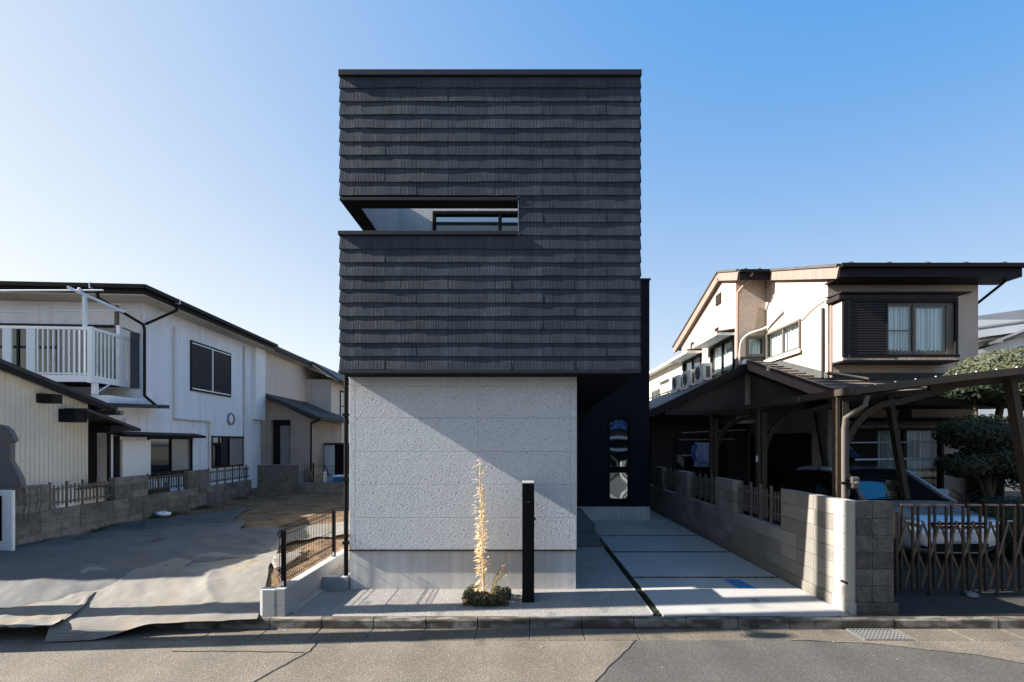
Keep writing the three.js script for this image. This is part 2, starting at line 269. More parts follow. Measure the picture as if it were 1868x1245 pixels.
function pipe(pts, r, n = 8) { const out = []; for (let i = 0; i < pts.length - 1; i++) { out.push(bar(pts[i], pts[i + 1], r, n)); if (i) { const s = new THREE.SphereGeometry(r * 1.04, n, 6); s.translate(pts[i].x, pts[i].y, pts[i].z); out.push(s); } } return out; }
function curve(pts, r, seg = 24, n = 8) { return new THREE.TubeGeometry(new THREE.CatmullRomCurve3(pts), seg, r, n); }
function ball(p, rx, ry = rx, rz = rx, n = 12) { const g = new THREE.SphereGeometry(1, n, Math.max(6, n * 0.7 | 0)); g.scale(rx, ry, rz); g.translate(p.x, p.y, p.z); return g; }
function poly(tris) { const g = new THREE.BufferGeometry(); g.setAttribute('position', new THREE.Float32BufferAttribute(tris, 3)); g.computeVertexNormals(); return g; }
// a sheet over a grid: f(s, t) -> Vector3
function sheet(f, ns, nt) { const pos = [], idx = []; for (let j = 0; j <= nt; j++) for (let i = 0; i <= ns; i++) { const p = f(i / ns, j / nt); pos.push(p.x, p.y, p.z); } for (let j = 0; j < nt; j++) for (let i = 0; i < ns; i++) { const a = j * (ns + 1) + i; idx.push(a, a + 1, a + ns + 2, a, a + ns + 2, a + ns + 1); } const g = new THREE.BufferGeometry(); g.setAttribute('position', new THREE.Float32BufferAttribute(pos, 3)); g.setIndex(idx); g.computeVertexNormals(); return g; }
// loose leaf-sized faces through the shell of an ellipsoid
function leaves(c, r, n, size, R, shell = 0.35, flat = 0) {
  const pos = [];
  for (let i = 0; i < n; i++) {
    const u = R() * 2 - 1, a = R() * 6.2832, w = Math.sqrt(1 - u * u), k = 1 - shell * R() * R(), d = V(w * Math.cos(a), u, w * Math.sin(a));
    if (flat && d.y < -0.25) { d.y *= 0.35; }
    const p = V(c.x + d.x * r.x * k, c.y + d.y * r.y * k, c.z + d.z * r.z * k);
    const ax1 = V(R() - 0.5, R() - 0.5, R() - 0.5).normalize(), nn = d.clone().multiplyScalar(0.9).add(V(R() - 0.5, R() - 0.5, R() - 0.5)).normalize(), t = ax1.cross(nn).normalize(), b = nn.clone().cross(t), s = size * (0.6 + 0.8 * R());
    const q = (x, y) => p.clone().addScaledVector(t, x * s).addScaledVector(b, y * s), P = [q(-1, 0), q(0, -0.42), q(1, 0), q(0, 0.42)];
    for (const k2 of [0, 1, 2, 0, 2, 3]) pos.push(P[k2].x, P[k2].y, P[k2].z);
  }
  return poly(pos);
}

// ================================================================ the ground, the road and the kerb
struct('ground', box(-220, 220, -0.40, -0.20, -120, 260), M.ground);
const road = structGroup('road');
mesh('asphalt', box(-70, 70, -0.22, -0.115, -0.9, 4.985), M.road, road);
{ // a darker repair patch on the right, its edge and the cracks that run across the lane
  mesh('repair_patch', ext('xd', [[1.22, 4.98], [2.9, 4.98], [3.7, 4.90], [4.6, 4.62], [5.4, 4.1], [6.4, 2.6], [7.2, -0.85], [-2.9, -0.85], [-0.6, 2.6], [0.62, 4.1]], -0.115, -0.1105), M.roadDark, road);
  const R = rng(5), seam = (pts, w) => { const g = []; let prev = null; for (let i = 0; i < pts.length - 1; i++) { const n = 9; for (let k = 0; k <= n; k++) { if (k === n && i < pts.length - 2) continue; const t = k / n, p = [lerp(pts[i][0], pts[i + 1][0], t) + (R() - 0.5) * 0.018, lerp(pts[i][1], pts[i + 1][1], t) + (R() - 0.5) * 0.018]; if (prev) { const dx = p[0] - prev[0], dd = p[1] - prev[1], l = Math.hypot(dx, dd), ox = -dd / l * w, od = dx / l * w; g.push(ext('xd', [[prev[0] - ox, prev[1] - od], [p[0] - ox, p[1] - od], [p[0] + ox, p[1] + od], [prev[0] + ox, prev[1] + od]], -0.112, -0.1065)); } prev = p; } } return g; };
  mesh('crack', seam([[-2.22, 4.98], [-2.20, 4.72], [-2.35, 4.30], [-2.6, 3.6]], 0.0028), M.tar, road);
  mesh('crack', seam([[-2.24, 4.70], [-3.1, 4.72], [-3.6, 4.72]], 0.0018), M.tar, road);
  mesh('seam', seam([[1.22, 4.98], [0.62, 4.10], [-0.1, 3.2]], 0.005), M.tar, road);
  mesh('seam', seam([[2.9, 4.985], [3.7, 4.90], [4.6, 4.62], [5.4, 4.1]], 0.004), M.tar, road);
}
{ // a few pale chips and leaves lying on the lane
  const R = rng(8), g = []; for (let i = 0; i < 46; i++) { const x = lerp(-5.2, 4.5, R()), d = lerp(4.25, 5.25, R() ** 0.7), s = 0.006 + 0.014 * R() * R(), o = new THREE.TetrahedronGeometry(s); o.scale(1.4, 0.35, 0.8); o.rotateY(R() * 6); o.translate(x, -0.108 + s * 0.1, -d); g.push(o); }
  tag(stuff(mesh('road_litter', g, M.whitewash)), 'small pale chips and leaves scattered on the road', 'litter', null, 'stuff');
}
{ // concrete gutter slabs and kerb stones, each a piece
  const gutter = structGroup('gutter'), kerb = structGroup('kerb'), R = rng(11), prof = [[5.30, -0.21], [5.30, -0.022], [5.308, -0.006], [5.325, 0.002], [5.382, 0.002], [5.382, -0.21]];
  const GX = 0.075, W = 0.6;
  for (let k = -13; k < 14; k++) {
    const x0 = GX + k * W, x1 = x0 + W - 0.006 - 0.004 * R(), dy = (R() - 0.5) * 0.006;
    if (k !== 6) mesh('gutter_slab', cbox(x0, x1, -0.20, -0.111 + dy, 4.985, 5.298, 0.005), M.gutter, gutter);
    const g = ext('dy', prof, x0 + 0.001, x1 - 0.001); g.translate(0, dy, (R() - 0.5) * 0.006);
    mesh('kerb_stone', g, M.kerb, kerb);
  }
  mesh('mortar_bed', [box(-8, 8.6, -0.21, -0.118, 4.99, 5.29), box(-8, 8.6, -0.2, -0.02, 5.33, 5.375)], M.mortar, gutter);
  // drain grating in the gutter
  const dr = thing('drain_grate', 'steel bar drain grating in the gutter before the end of the block wall', 'drain grate');
  const x0 = 3.70, x1 = 4.24;
  mesh('frame', [box(x0, x1, -0.135, -0.104, 4.985, 5.005), box(x0, x1, -0.135, -0.104, 5.265, 5.285), box(x0, x0 + 0.02, -0.135, -0.104, 5.005, 5.265), box(x1 - 0.02, x1, -0.135, -0.104, 5.005, 5.265)], M.steel, dr);
  for (let i = 0; i < 11; i++) mesh('bar', box(x0 + 0.045 + i * 0.044, x0 + 0.053 + i * 0.044, -0.135, -0.1055, 5.006, 5.264), M.steel, dr);
  for (let i = 0; i < 5; i++) mesh('cross_bar', bar(V(x0 + 0.02, -0.112, -5.04 - i * 0.047), V(x1 - 0.02, -0.112, -5.04 - i * 0.047), 0.005, 6), M.steel, dr);
  mesh('pit', box(x0 - 0.01, x1 + 0.01, -0.205, -0.2, 4.985, 5.29), M.blackMatt, dr);
}

// ---------------------------------------------------------------- the paved front yard and the driveway
{
  const yard = structGroup('front_yard');
  mesh('pebble_paving', ext('xd', [[-2.77, 5.385], [1.52, 5.385], [1.545, 8.97], [0.74, 8.97], [0.74, 6.42], [-2.77, 6.42]], -0.1, 0.0), M.yard, yard);
  mesh('edge_strip', box(1.523, 1.541, -0.1, 0.004, 5.45, 8.9), M.slab, yard);
  const drive = structGroup('driveway');
  const joints = [[5.388, 6.90], [6.99, 8.50], [8.61, 9.97], [10.09, 12.1]];
  joints.forEach(([a, b], i) => mesh('concrete_slab', cbox(1.645, 3.84, -0.12, 0.002 + 0.002 * i, a, b, 0.006), M.slab, drive));
  mesh('soil_bed', box(1.50, 3.86, -0.13, -0.035, 5.45, 12.6), M.soil, drive);
  mesh('rear_strip', box(1.3, 3.84, -0.12, 0.006, 12.14, 20), M.slab, drive);
  // moss and dwarf mondo grass in the joints
  const R = rng(77), grow = (x0, x1, d0, d1, n, h) => { const pos = []; for (let i = 0; i < n; i++) { const x = lerp(x0, x1, R()), d = lerp(d0, d1, R()), a = R() * 6.28, l = h * (0.5 + R()), w = 0.004 + 0.004 * R(), dx = Math.cos(a), dz = Math.sin(a), lean = 0.5 * l * R(); pos.push(x - dz * w, -0.034, -d + dx * w, x + dz * w, -0.034, -d - dx * w, x + dx * lean, -0.034 + l, -d + dz * lean); } return poly(pos); };
  const jg = stuff(mesh('joint_grass', [grow(1.548, 1.640, 5.46, 8.95, 5200, 0.035), grow(1.66, 3.84, 6.905, 6.985, 1700, 0.034), grow(1.66, 3.84, 8.505, 8.605, 1700, 0.036), grow(1.66, 3.84, 9.975, 10.085, 1500, 0.038)], M.leafDark[0]));
  tag(jg, 'short green moss and grass growing in the driveway joints', 'grass', null, 'stuff');
  // blue protective tape left on the concrete, and a small cover plate
  const tape = mesh('tape_patch', ext('xd', [[2.98, 6.40], [3.24, 6.38], [3.19, 6.80], [2.97, 6.82]], 0.0045, 0.0065), M.blue);
  tag(tape, 'blue tape patch stuck on the front concrete slab of the driveway', 'tape');
  const p = at(1378, 1096.5, gd(1096.5)); const cv = thing('cover_plate', 'small oval metal cover in the driveway slab near the kerb', 'cover plate');
  const rg = new THREE.CylinderGeometry(0.052, 0.052, 0.008, 24); rg.translate(p.x, 0.005, p.z); mesh('rim', rg, M.steel, cv);
  const rp = new THREE.CylinderGeometry(0.043, 0.043, 0.006, 24); rp.translate(p.x, 0.0075, p.z); mesh('lid', rp, M.stone, cv);
}
// entrance steps in dark tiles
{
  const st = thing('entrance_steps', 'dark grey tiled entrance steps in the shade beside the grey wall', 'steps');
  mesh('core', [box(0.73, 1.49, -0.05, 0.170, 8.99, 12), box(0.73, 1.47, 0.17, 0.335, 9.50, 12)], M.mortar, st);
  for (let i = 0; i < 2; i++) { const x0 = 0.73 + i * 0.383, x1 = x0 + 0.379;
    mesh('tile', cbox(x0, x1, 0.003, 0.168, 8.972, 8.992, 0.003), M.tile, st);
    for (let k = 0; k < 2; k++) mesh('tile', cbox(x0, x1, 0.165, 0.185, 8.972 + k * 0.265, 9.233 + k * 0.265, 0.003), M.tile, st);
    mesh('tile', cbox(x0, x1 - 0.02 * i, 0.188, 0.333, 9.484, 9.502, 0.003), M.tile, st);
    for (let k = 0; k < 6; k++) mesh('tile', cbox(x0, x1 - 0.02 * i, 0.332, 0.350, 9.484 + k * 0.4, 9.880 + k * 0.4, 0.003), M.tile, st);
  }
}

// ================================================================ the new dark house
const house = thing('modern_house', 'new two-storey box house with black shingle upper floor over a pale speckled wall', 'house');
{
  const DF = 6.10, XL = -2.43, XR = 1.547, pitch = 0.1776, b0 = 6.726;                  // the clad front plane, its ends, and the courses
  const wy = (k) => b0 - k * pitch;
  const DB = 8.25, T0 = 0.19;                                                          // balcony back wall, screen wall thickness
  const open0 = ay(419.5, DF), open1 = ay(365, DF), openX = ax(945, DF), soff = ay(681, DF);
  const topY = ay(137, DF);
  // screen wall carrying the shingles, with the long opening
  const clad = mesh('upper_wall', [
    ext('xy', [[XL, soff], [XR, soff], [XR, topY], [XL, topY], [XL, open1], [openX, open1], [openX, open0 - 0.05], [XL, open0 - 0.05]], DF + 0.003, DF + T0),
  ], M.darkWall, house);
  for (const g of [
    box(XL, XL + T0, soff, open0 - 0.05, DF + T0, 12),
    box(XL, XL + T0, open1, open1 + 1.06, DF + T0, DB),
    box(XL, XL + T0, open0 - 0.05, topY, DB + 0.02, 12),
    box(XR - 0.03, XR, soff + 0.01, topY, DF + T0, 6.9),
    box(XR - 0.16, XR - 0.10, soff + 0.01, topY, 6.9, 12),
  ]) mesh('upper_side_wall', g, M.darkWall, house);
  mesh('inner_lining', [ext('xy', [[XL + T0, open1 + 0.005], [openX + 0.02, open1 + 0.005], [openX + 0.02, open0 - 0.05], [XR - 0.2, open0 - 0.05], [XR - 0.2, topY], [XL + T0, topY]], DF + T0, DF + T0 + 0.012), box(XL + T0, XL + T0 + 0.012, open1 + 0.005, open1 + 1.06, DF + T0 + 0.013, DB)], M.sidingInner, house);
  mesh('soffit', [ext('xd', [[XL, DF], [XR, DF], [ax(1079, 12), 12], [XL, 12]], soff - 0.012, soff), box(XL, openX, open1 - 0.012, open1, DF + 0.002, DF + T0 + 0.012), box(XL, XL + T0 + 0.012, open1 - 0.012, open1, DF + T0 + 0.013, DB)], M.blackMatt, house);
  // shingles
  const R = rng(1234);
  function shingle(x0, x1, yb, cut) {
    const n = Math.max(2, Math.round((x1 - x0) / 0.1)), pos = [], e = [], yy = []; let step = (R() - 0.5) * 0.008;
    const ph = R() * 6.28;
    for (let i = 0; i <= n; i++) { if (R() < 0.3) step = (R() - 0.5) * 0.009; e.push(0.0155 + 0.0020 * Math.sin(ph + i * 0.62) + (R() - 0.5) * 0.0022); yy.push(yb + step); }
    const yt = Math.min(yb + pitch + 0.01, cut ?? 99), P = (i, t) => [lerp(x0, x1, i / n), t ? yt : yy[i], t ? 0.0012 : e[i]];
    const put = (...v) => v.forEach(([x, y, z]) => pos.push(x, y, z - DF));
    for (let i = 0; i < n; i++) {
      const a = P(i, 0), b = P(i + 1, 0), c = P(i + 1, 1), d = P(i, 1), mid = (p, q) => [(p[0] + q[0]) / 2, (p[1] + q[1]) / 2, (p[2] + q[2]) / 2 + 0.0012], m1 = mid(b, c), m0 = mid(a, d);
      put(a, b, m1, a, m1, m0, m0, m1, c, m0, c, d);
      put([a[0], a[1], -0.004], [b[0], b[1], -0.004], b, [a[0], a[1], -0.004], b, a);
    }
    const l0 = P(0, 0), l1 = P(0, 1), r0 = P(n, 0), r1 = P(n, 1);
    put([l0[0], l0[1], -0.004], l0, l1, r0, [r0[0], r0[1], -0.004], r1);
    return poly(pos);
  }
  const XC = -2.25;
  for (let k = 0; k < 22; k++) {
    const y = wy(k), start = k >= 9 && k <= 11 ? openX + 0.012 : XC, off = -1.416 + (k % 2 ? 0.4183 : 0);
    let xs = [start]; for (let j = -3; j < 6; j++) { const x = off + j * 0.8366; if (x > start + 0.06 && x < XR - 0.05) xs.push(x); } xs.push(XR - 0.004);
    for (let i = 0; i < xs.length - 1; i++) mesh('shingle', shingle(xs[i] + 0.0012, xs[i + 1] - 0.0012, y, k === 0 ? topY : undefined), M.shingle[R() * 3 | 0], clad);
    const e = 0.013, t = Math.min(y + pitch + 0.004, topY), w = 0.16, corner = (X0, s, Xi, ee, depth) => { // a folded piece round the corner
      const q = (x, yy2, z) => [x, yy2, z - DF], A = q(X0, t, 0.002), B = q(Xi, t, 0.002), Cc = q(Xi, y, ee), Dd = q(X0 + s * ee, y, ee), E = q(X0 + s * ee, y, -depth), Ff = q(X0, t, -depth), G = q(Xi, y, -0.003), H = q(X0, y, -0.003), I = q(X0, y, -depth), Bi = q(Xi, t, -0.003);
      return poly([A, Dd, Cc, A, Cc, B, A, Ff, E, A, E, Dd, H, G, Cc, H, Cc, Dd, I, H, Dd, I, Dd, E, B, Cc, G, B, G, Bi].flat());
    };
    if (!(k >= 9 && k <= 11)) mesh('corner_shingle', corner(XL, -1, XC, e, w), M.shingle[k % 3], clad);
    mesh('corner_shingle', corner(XR, 1, XR - 0.008, 0.013, w), M.shingle[k % 3], clad);
  }
  // metal copings, drip edges and trims
  const cap = (x0, x1, y0, y1, d0, d1) => cbox(x0, x1, y0, y1, d0, d1, 0.004);
  mesh('coping', [cap(XL - 0.015, XR + 0.012, ay(136.5, DF - 0.04), ay(126, DF - 0.04), DF - 0.042, DF + T0 + 0.02), cap(XL - 0.014, XL + T0 + 0.02, open1 + 1.061, open1 + 1.10, DF + T0 + 0.021, DB), cap(XL - 0.014, XL + T0 + 0.02, topY + 0.002, ay(126, DF - 0.04) - 0.002, DB + 0.02, 12), cap(XR - 0.18, XR + 0.011, topY + 0.002, ay(126, DF - 0.04) - 0.002, DF + T0 + 0.021, 12)], M.black, house);
  mesh('coping', [cap(XL - 0.02, openX - 0.004, ay(428, DF - 0.04), ay(420.6, DF - 0.04), DF - 0.04, DF + T0 + 0.02), cap(XL - 0.019, XL + T0, ay(428, DF - 0.04) + 0.002, ay(420.6, DF - 0.04) - 0.002, DF + T0 + 0.021, DB)], M.black, house);
  mesh('drip_edge', [cap(XL - 0.006, openX + 0.01, ay(365.2, DF - 0.022), ay(360, DF - 0.022), DF - 0.022, DF + 0.001)], M.black, house);
  mesh('drip_edge', [cap(XL - 0.018, XR + 0.002, ay(681.5, DF - 0.026), ay(675.5, DF - 0.026), DF - 0.026, DF + 0.001)], M.black, house);
  mesh('reveal_trim', box(openX - 0.002, openX + 0.010, ay(428, DF - 0.04), ay(359.5, DF), DF - 0.016, DF + T0), M.steel, house);
  // the balcony behind the opening: floor, back wall and its window
  mesh('balcony_floor', box(XL + T0, XR - 0.2, open0 - 0.9, open0 - 0.82, DF + T0 + 0.012, DB), M.slab, house);
  const wx0 = ax(789.5, DB), wx1 = ax(1010, DB), wy1 = ay(386.5, DB), wy0 = wy1 - 1.9;
  mesh('balcony_wall', ext('xy', [[XL + T0 + 0.012, open0 - 0.9], [XR - 0.17, open0 - 0.9], [XR - 0.17, topY], [XL + T0 + 0.012, topY]], DB, DB + 0.18, [[[wx0, wy0], [wx0, wy1], [wx1, wy1], [wx1, wy0]]]), M.sidingInner, house);
  const win = mesh('window_frame', [box(wx0, wx0 + 0.045, wy0, wy1, DB - 0.03, DB + 0.09), box(wx1 - 0.045, wx1, wy0, wy1, DB - 0.03, DB + 0.09), box(wx0 + 0.045, wx1 - 0.045, wy1 - 0.055, wy1, DB - 0.03, DB + 0.09), box(wx0 + 0.045, wx1 - 0.045, wy0, wy0 + 0.05, DB - 0.03, DB + 0.09), box(ax(909, DB), ax(915, DB), wy0 + 0.05, wy1 - 0.055, DB - 0.028, DB + 0.085)], M.blackMatt, house);
  mesh('pane', box(wx0 + 0.046, ax(909, DB) - 0.001, wy0 + 0.05, wy1 - 0.056, DB + 0.03, DB + 0.036), M.coatedGlass, win);
  mesh('pane', box(ax(915, DB) + 0.001, wx1 - 0.046, wy0 + 0.05, wy1 - 0.056, DB + 0.04, DB + 0.046), M.coatedGlass, win);
  mesh('upper_floor', [box(XL + T0, XR - 0.17, soff, soff + 0.3, DF + T0, 12), box(XL + T0, XR - 0.16, soff + 0.3, topY - 0.1, DB + 0.2, 12)], M.darkWall, house);

  // ground floor: speckled siding panels, corner pieces, trims and the rendered plinth
  const DG = 6.36, gx0 = ax(637, DG), gx1 = ax(1051, DG), gy0 = ay(1003.5, DG), ys = [1003.5, 945, 884, 824, 763, 704.6, 681].map((y) => ay(y, DG)), xs2 = [637, 647.6, 872, 1040, 1051].map((x) => ax(x, DG));
  const gw = mesh('front_wall', [box(gx0 + 0.004, gx1 - 0.004, gy0, soff - 0.013, DG + 0.012, 12), ], M.sidingInner, house);
  for (let j = 0; j < 6; j++) for (let i = 0; i < 4; i++) { const g = uvMetres(cbox(xs2[i] + 0.0015, xs2[i + 1] - 0.0015, ys[j] + 0.0015, Math.min(ys[j + 1], soff - 0.013) - 0.0015, DG, DG + 0.014, 0.0025)), uv = g.attributes.uv, ou = R() * 3, ov = R() * 3; for (let n = 0; n < uv.count; n++) uv.setXY(n, uv.getX(n) + ou, uv.getY(n) + ov); mesh('siding_panel', g, M.siding, gw, true); }
  mesh('side_siding', box(gx1 - 0.003, gx1 + 0.010, gy0, soff - 0.013, DG + 0.002, 9.4), M.siding, house);
  mesh('starter_trim', box(gx0 - 0.008, gx1 + 0.016, gy0 - 0.016, gy0 - 0.001, DG - 0.012, DG + 0.05), M.black, house);
  mesh('plinth', [box(gx0 + 0.004, gx1 - 0.002, -0.05, gy0 - 0.017, DG + 0.022, 12)], M.plinth, house);
  mesh('plinth_base', box(gx0 - 0.30, gx0 + 0.003, -0.05, 0.02, DG + 0.03, 9), M.slab, house);
  // recessed entrance wing
  const DR = 12, rx1 = ax(1185, DR), ry1 = ay(511, DR), wx = [ax(1109, DR), ax(1149, DR)], wyy = [ay(914, DR), ay(763, DR)], mid = [ay(863, DR), ay(852, DR)];
  mesh('recessed_wall', ext('xy', [[gx1, 0.36], [rx1, 0.36], [rx1, ry1], [XR - 0.12, ry1], [XR - 0.12, soff - 0.02], [gx1, soff - 0.02]], DR, DR + 0.2, [[[wx[0], wyy[0]], [wx[0], wyy[1]], [wx[1], wyy[1]], [wx[1], wyy[0]]]]), M.darkWall, house);
  mesh('rear_block', [box(-2.2, rx1, 0.36, ry1, DR + 0.9, 21), box(rx1 - 0.15, rx1, 0.36, ry1 - 0.001, DR + 0.2, DR + 0.9)], M.darkWall, house);
  mesh('recessed_plinth', box(gx1 + 0.01, rx1 + 0.012, -0.05, 0.358, DR - 0.014, 21), M.plinth, house);
  mesh('coping', cap(XR - 0.2, rx1 + 0.03, ry1, ry1 + 0.035, DR - 0.04, 21), M.black, house);
  mesh('vent_hood', ext('dy', [[13.2, ay(562, 13.2)], [13.6, ay(562, 13.2) - 0.1], [13.6, ay(562, 13.2) + 0.13], [13.2, ay(562, 13.2) + 0.1]], rx1, rx1 + 0.11), M.black, house);
  mesh('vent_hood', ext('xy', [[XL - 0.02, ay(645, 6.7)], [XL - 0.02, ay(622, 6.7)], [XL - 0.115, ay(622, 6.7)]], 6.7, 6.95), M.black, house);
  const w2 = mesh('window_frame', [box(wx[0], wx[0] + 0.05, wyy[0], wyy[1], DR - 0.02, DR + 0.1), box(wx[1] - 0.05, wx[1], wyy[0], wyy[1], DR - 0.02, DR + 0.1), box(wx[0] + 0.05, wx[1] - 0.05, wyy[1] - 0.05, wyy[1], DR - 0.02, DR + 0.1), box(wx[0] + 0.05, wx[1] - 0.05, wyy[0], wyy[0] + 0.05, DR - 0.02, DR + 0.1), box(wx[0] + 0.05, wx[1] - 0.05, mid[0], mid[1], DR - 0.018, DR + 0.098)], M.blackMatt, house);
  // panes very slightly bowed, as sealed units are
  const bowed = (x0, x1, y0, y1, d, b) => sheet((s, t) => V(lerp(x0, x1, s), lerp(y0, y1, t), -d - b * (1 - (2 * s - 1) ** 2) * (1 - (2 * t - 1) ** 2)), 10, 16);
  mesh('pane', bowed(wx[0] + 0.045, wx[1] - 0.045, mid[1], wyy[1] - 0.045, DR + 0.03, 0.002), M.coatedGrey, w2);
  mesh('pane', bowed(wx[0] + 0.045, wx[1] - 0.045, wyy[0] + 0.045, mid[0], DR + 0.03, 0.003), M.coatedGrey, w2);
  mesh('room', box(wx[0] - 0.1, wx[1] + 0.1, wyy[0] - 0.05, wyy[1] + 0.05, DR + 0.21, DR + 0.9), M.darkRoom, house);
  // downpipe at the left corner
  const dx = ax(631, 6.42), dp = mesh('downpipe', pipe([V(dx, soff + 0.02, -6.42), V(dx, 0.12, -6.42)], 0.030, 12), M.blackMatt, house);
  for (const y of [0.62, 1.5, 2.4]) mesh('pipe_clip', box(dx - 0.04, dx + 0.06, y, y + 0.035, 6.385, 6.455), M.blackMatt, dp);
  mesh('pipe_shoe', bar(V(dx + 0.01, 0.02, -6.42), V(dx, 0.14, -6.42), 0.048, 12, 0.04), M.stone, dp);
}

// ---------------------------------------------------------------- the post with letter box and intercom
{
  const x0 = ax(952.6, 5.84), x1 = ax(974.6, 5.84), t = thing('letterbox_post', 'tall black metal letterbox post standing beside the dry bamboo', 'letterbox post');
  mesh('body', cbox(x0, x1, 0, 1.505, 5.84, 6.22, 0.004), M.blackMatt, t);
  mesh('cap', cbox(x0 - 0.002, x1 + 0.002, 1.506, 1.518, 5.838, 6.222, 0.003), M.stone, t);  // grey instead of black: the sunlit top is put into the colour
  mesh('base_plate', box(x0 - 0.004, x1 + 0.004, 0.001, 0.012, 5.836, 6.224), M.black, t);
  mesh('nameplate', [box(x0 + 0.052, x0 + 0.068, 1.272, 1.279, 5.8385, 5.8395), box(x0 + 0.072, x0 + 0.092, 1.272, 1.279, 5.8385, 5.8395)], M.stone, t);
  mesh('lock_knob', bar(V(x1, 1.045, -5.93), V(x1 + 0.02, 1.045, -5.93), 0.016, 10), M.blackMatt, t);
  mesh('letter_door', cbox(x1 - 0.001, x1 + 0.003, 0.95, 1.30, 5.88, 6.18, 0.001), M.blackMatt, t);
}
// ---------------------------------------------------------------- the planting bed: dry bamboo, fern-like shrub, low green shrubs
{
  const R = rng(303), cx = ax(880, 5.95), cd = 5.95;
  const bed = stuff(mesh('bed_soil', sheet((s, t) => V(lerp(-0.76, -0.19, s), 0.006 + 0.05 * Math.sin(Math.PI * s) * Math.sin(Math.PI * t), -lerp(5.70, 6.24, t)), 12, 12), M.soil)); tag(bed, 'brown mounded soil of the small planting bed by the grey wall', 'soil', null, 'stuff');
  const b = thing('dry_bamboo', 'tall withered straw-coloured bamboo in the bed before the grey wall', 'bamboo');
  const blade = (p, dir, len, w, droop) => { const d = dir.clone().normalize(), side = V(-d.z, 0.2, d.x).normalize().multiplyScalar(w / 2), pos = [], N = 3, at2 = (i) => { const t = i / N; return p.clone().addScaledVector(d, len * t).add(V(0, -droop * t * t * len, 0)); }; for (let i = 0; i < N; i++) { const a = at2(i), c = at2(i + 1), w0 = i === 0 ? 0.35 : 1 - i / N * 0.5, w1 = i === N - 1 ? 0.02 : 1 - (i + 1) / N * 0.5; const A = a.clone().addScaledVector(side, w0), B = a.clone().addScaledVector(side, -w0), Cc = c.clone().addScaledVector(side, -w1), Dd = c.clone().addScaledVector(side, w1); for (const q of [A, B, Cc, A, Cc, Dd]) pos.push(q.x, q.y, q.z); } return pos; };
  const lv = [[], []], stems = [];
  for (let c = 0; c < 5; c++) {
    const h = [1.72, 1.60, 1.40, 1.15, 0.9][c], bx = cx + (R() - 0.5) * 0.07, bd = cd + (R() - 0.5) * 0.10, pts = [];
    for (let i = 0; i <= 8; i++) { const t = i / 8; pts.push(V(bx + (R() - 0.5) * 0.016 + (c - 1.5) * 0.022 * t - 0.03 * t, 0.02 + h * t, -bd + (R() - 0.5) * 0.014)); }
    stems.push([pts, 0.0055 - 0.0005 * c]);
    const cv = new THREE.CatmullRomCurve3(pts), nodes = Math.round(h / 0.075);
    for (let i = 1; i <= nodes; i++) { const p = cv.getPoint(Math.min(1, i / nodes)), dense = i / nodes > 0.18 ? 1 : 0.5; if (R() > dense) continue;
      const twigs = 2 + (R() * 2 | 0);
      for (let k = 0; k < twigs; k++) { const a = R() * 6.28, up = 0.4 + R() * 0.9, len = 0.025 + R() * 0.06, d = V(Math.cos(a), up, Math.sin(a) * 0.9).normalize(), q = p.clone().addScaledVector(d, len); stems.push([[p, p.clone().addScaledVector(d, len * 0.5).add(V(0, 0.004, 0)), q], 0.0018]);
        for (let m = 0; m < 3; m++) { const a2 = a + (R() - 0.5) * 2.4, u2 = (R() - 0.25) * 1.3; lv[R() < 0.45 ? 0 : 1].push(...blade(q, V(Math.cos(a2), u2, Math.sin(a2)), 0.045 + R() * 0.05, 0.010 + R() * 0.007, 0.15 + R() * 0.4)); } }
    }
  }
  stems.filter(([p]) => p.length > 4).forEach(([p, r]) => mesh('cane', curve(p, r, 24, 6), M.cane, b));
  stuff(mesh('twigs', stems.filter(([p]) => p.length < 4).map(([p, r]) => curve(p, r, 3, 4)), M.cane, b));
  stuff(mesh('leaves', poly(lv[0]), M.straw, b)); stuff(mesh('leaves', poly(lv[1]), M.strawPale, b));
  // fern-like twig with golden leaflets
  const f = thing('feathery_shrub', 'small feathery yellow-green shrub between the bamboo and the black post', 'shrub'), fl = [], fs = [];
  for (let s = 0; s < 7; s++) { const top = V(-0.27 + s * 0.012 + (R() - 0.5) * 0.06, 0.28 + 0.42 * (s === 0 ? 1 : R() * 0.5), -5.95 - (R() - 0.5) * 0.15), base = V(-0.45 + R() * 0.06, 0.03, -5.93 - R() * 0.08); if (s === 0) top.set(-0.165, 0.60, -5.95);
    const m2 = base.clone().lerp(top, 0.5).add(V(-0.02, 0.05, 0)), cv = new THREE.CatmullRomCurve3([base, m2, top]); fs.push(new THREE.TubeGeometry(cv, 8, 0.003, 5));
    for (let i = 6; i < 30; i++) { const p = cv.getPoint(i / 30), tn = cv.getTangent(i / 30); for (const sd of [-1, 1]) { const d = tn.clone().multiplyScalar(0.6).add(V(sd * 0.8, 0.25, (R() - 0.5) * 1.2)); fl.push(...blade(p, d, 0.028 + R() * 0.018, 0.008, 0.2)); } } }
  stuff(mesh('leaflets', poly(fl), M.fern, f)); mesh('stem', fs, M.cane, f);
  // low juniper-like ground shrubs, in a ring of separate plants
  const spots = [[-0.70, 5.80], [-0.60, 5.74], [-0.49, 5.73], [-0.38, 5.74], [-0.27, 5.76], [-0.235, 5.92], [-0.24, 6.08], [-0.70, 5.98], [-0.66, 6.12], [-0.36, 6.14]];
  const where = ['at the front left corner', 'second from the left in the front row', 'in the middle of the front row', 'fourth from the left in the front row', 'at the front right corner', 'halfway along the right side', 'at the rear right corner', 'halfway along the left side', 'at the rear left corner', 'at the back behind the feathery shrub'];
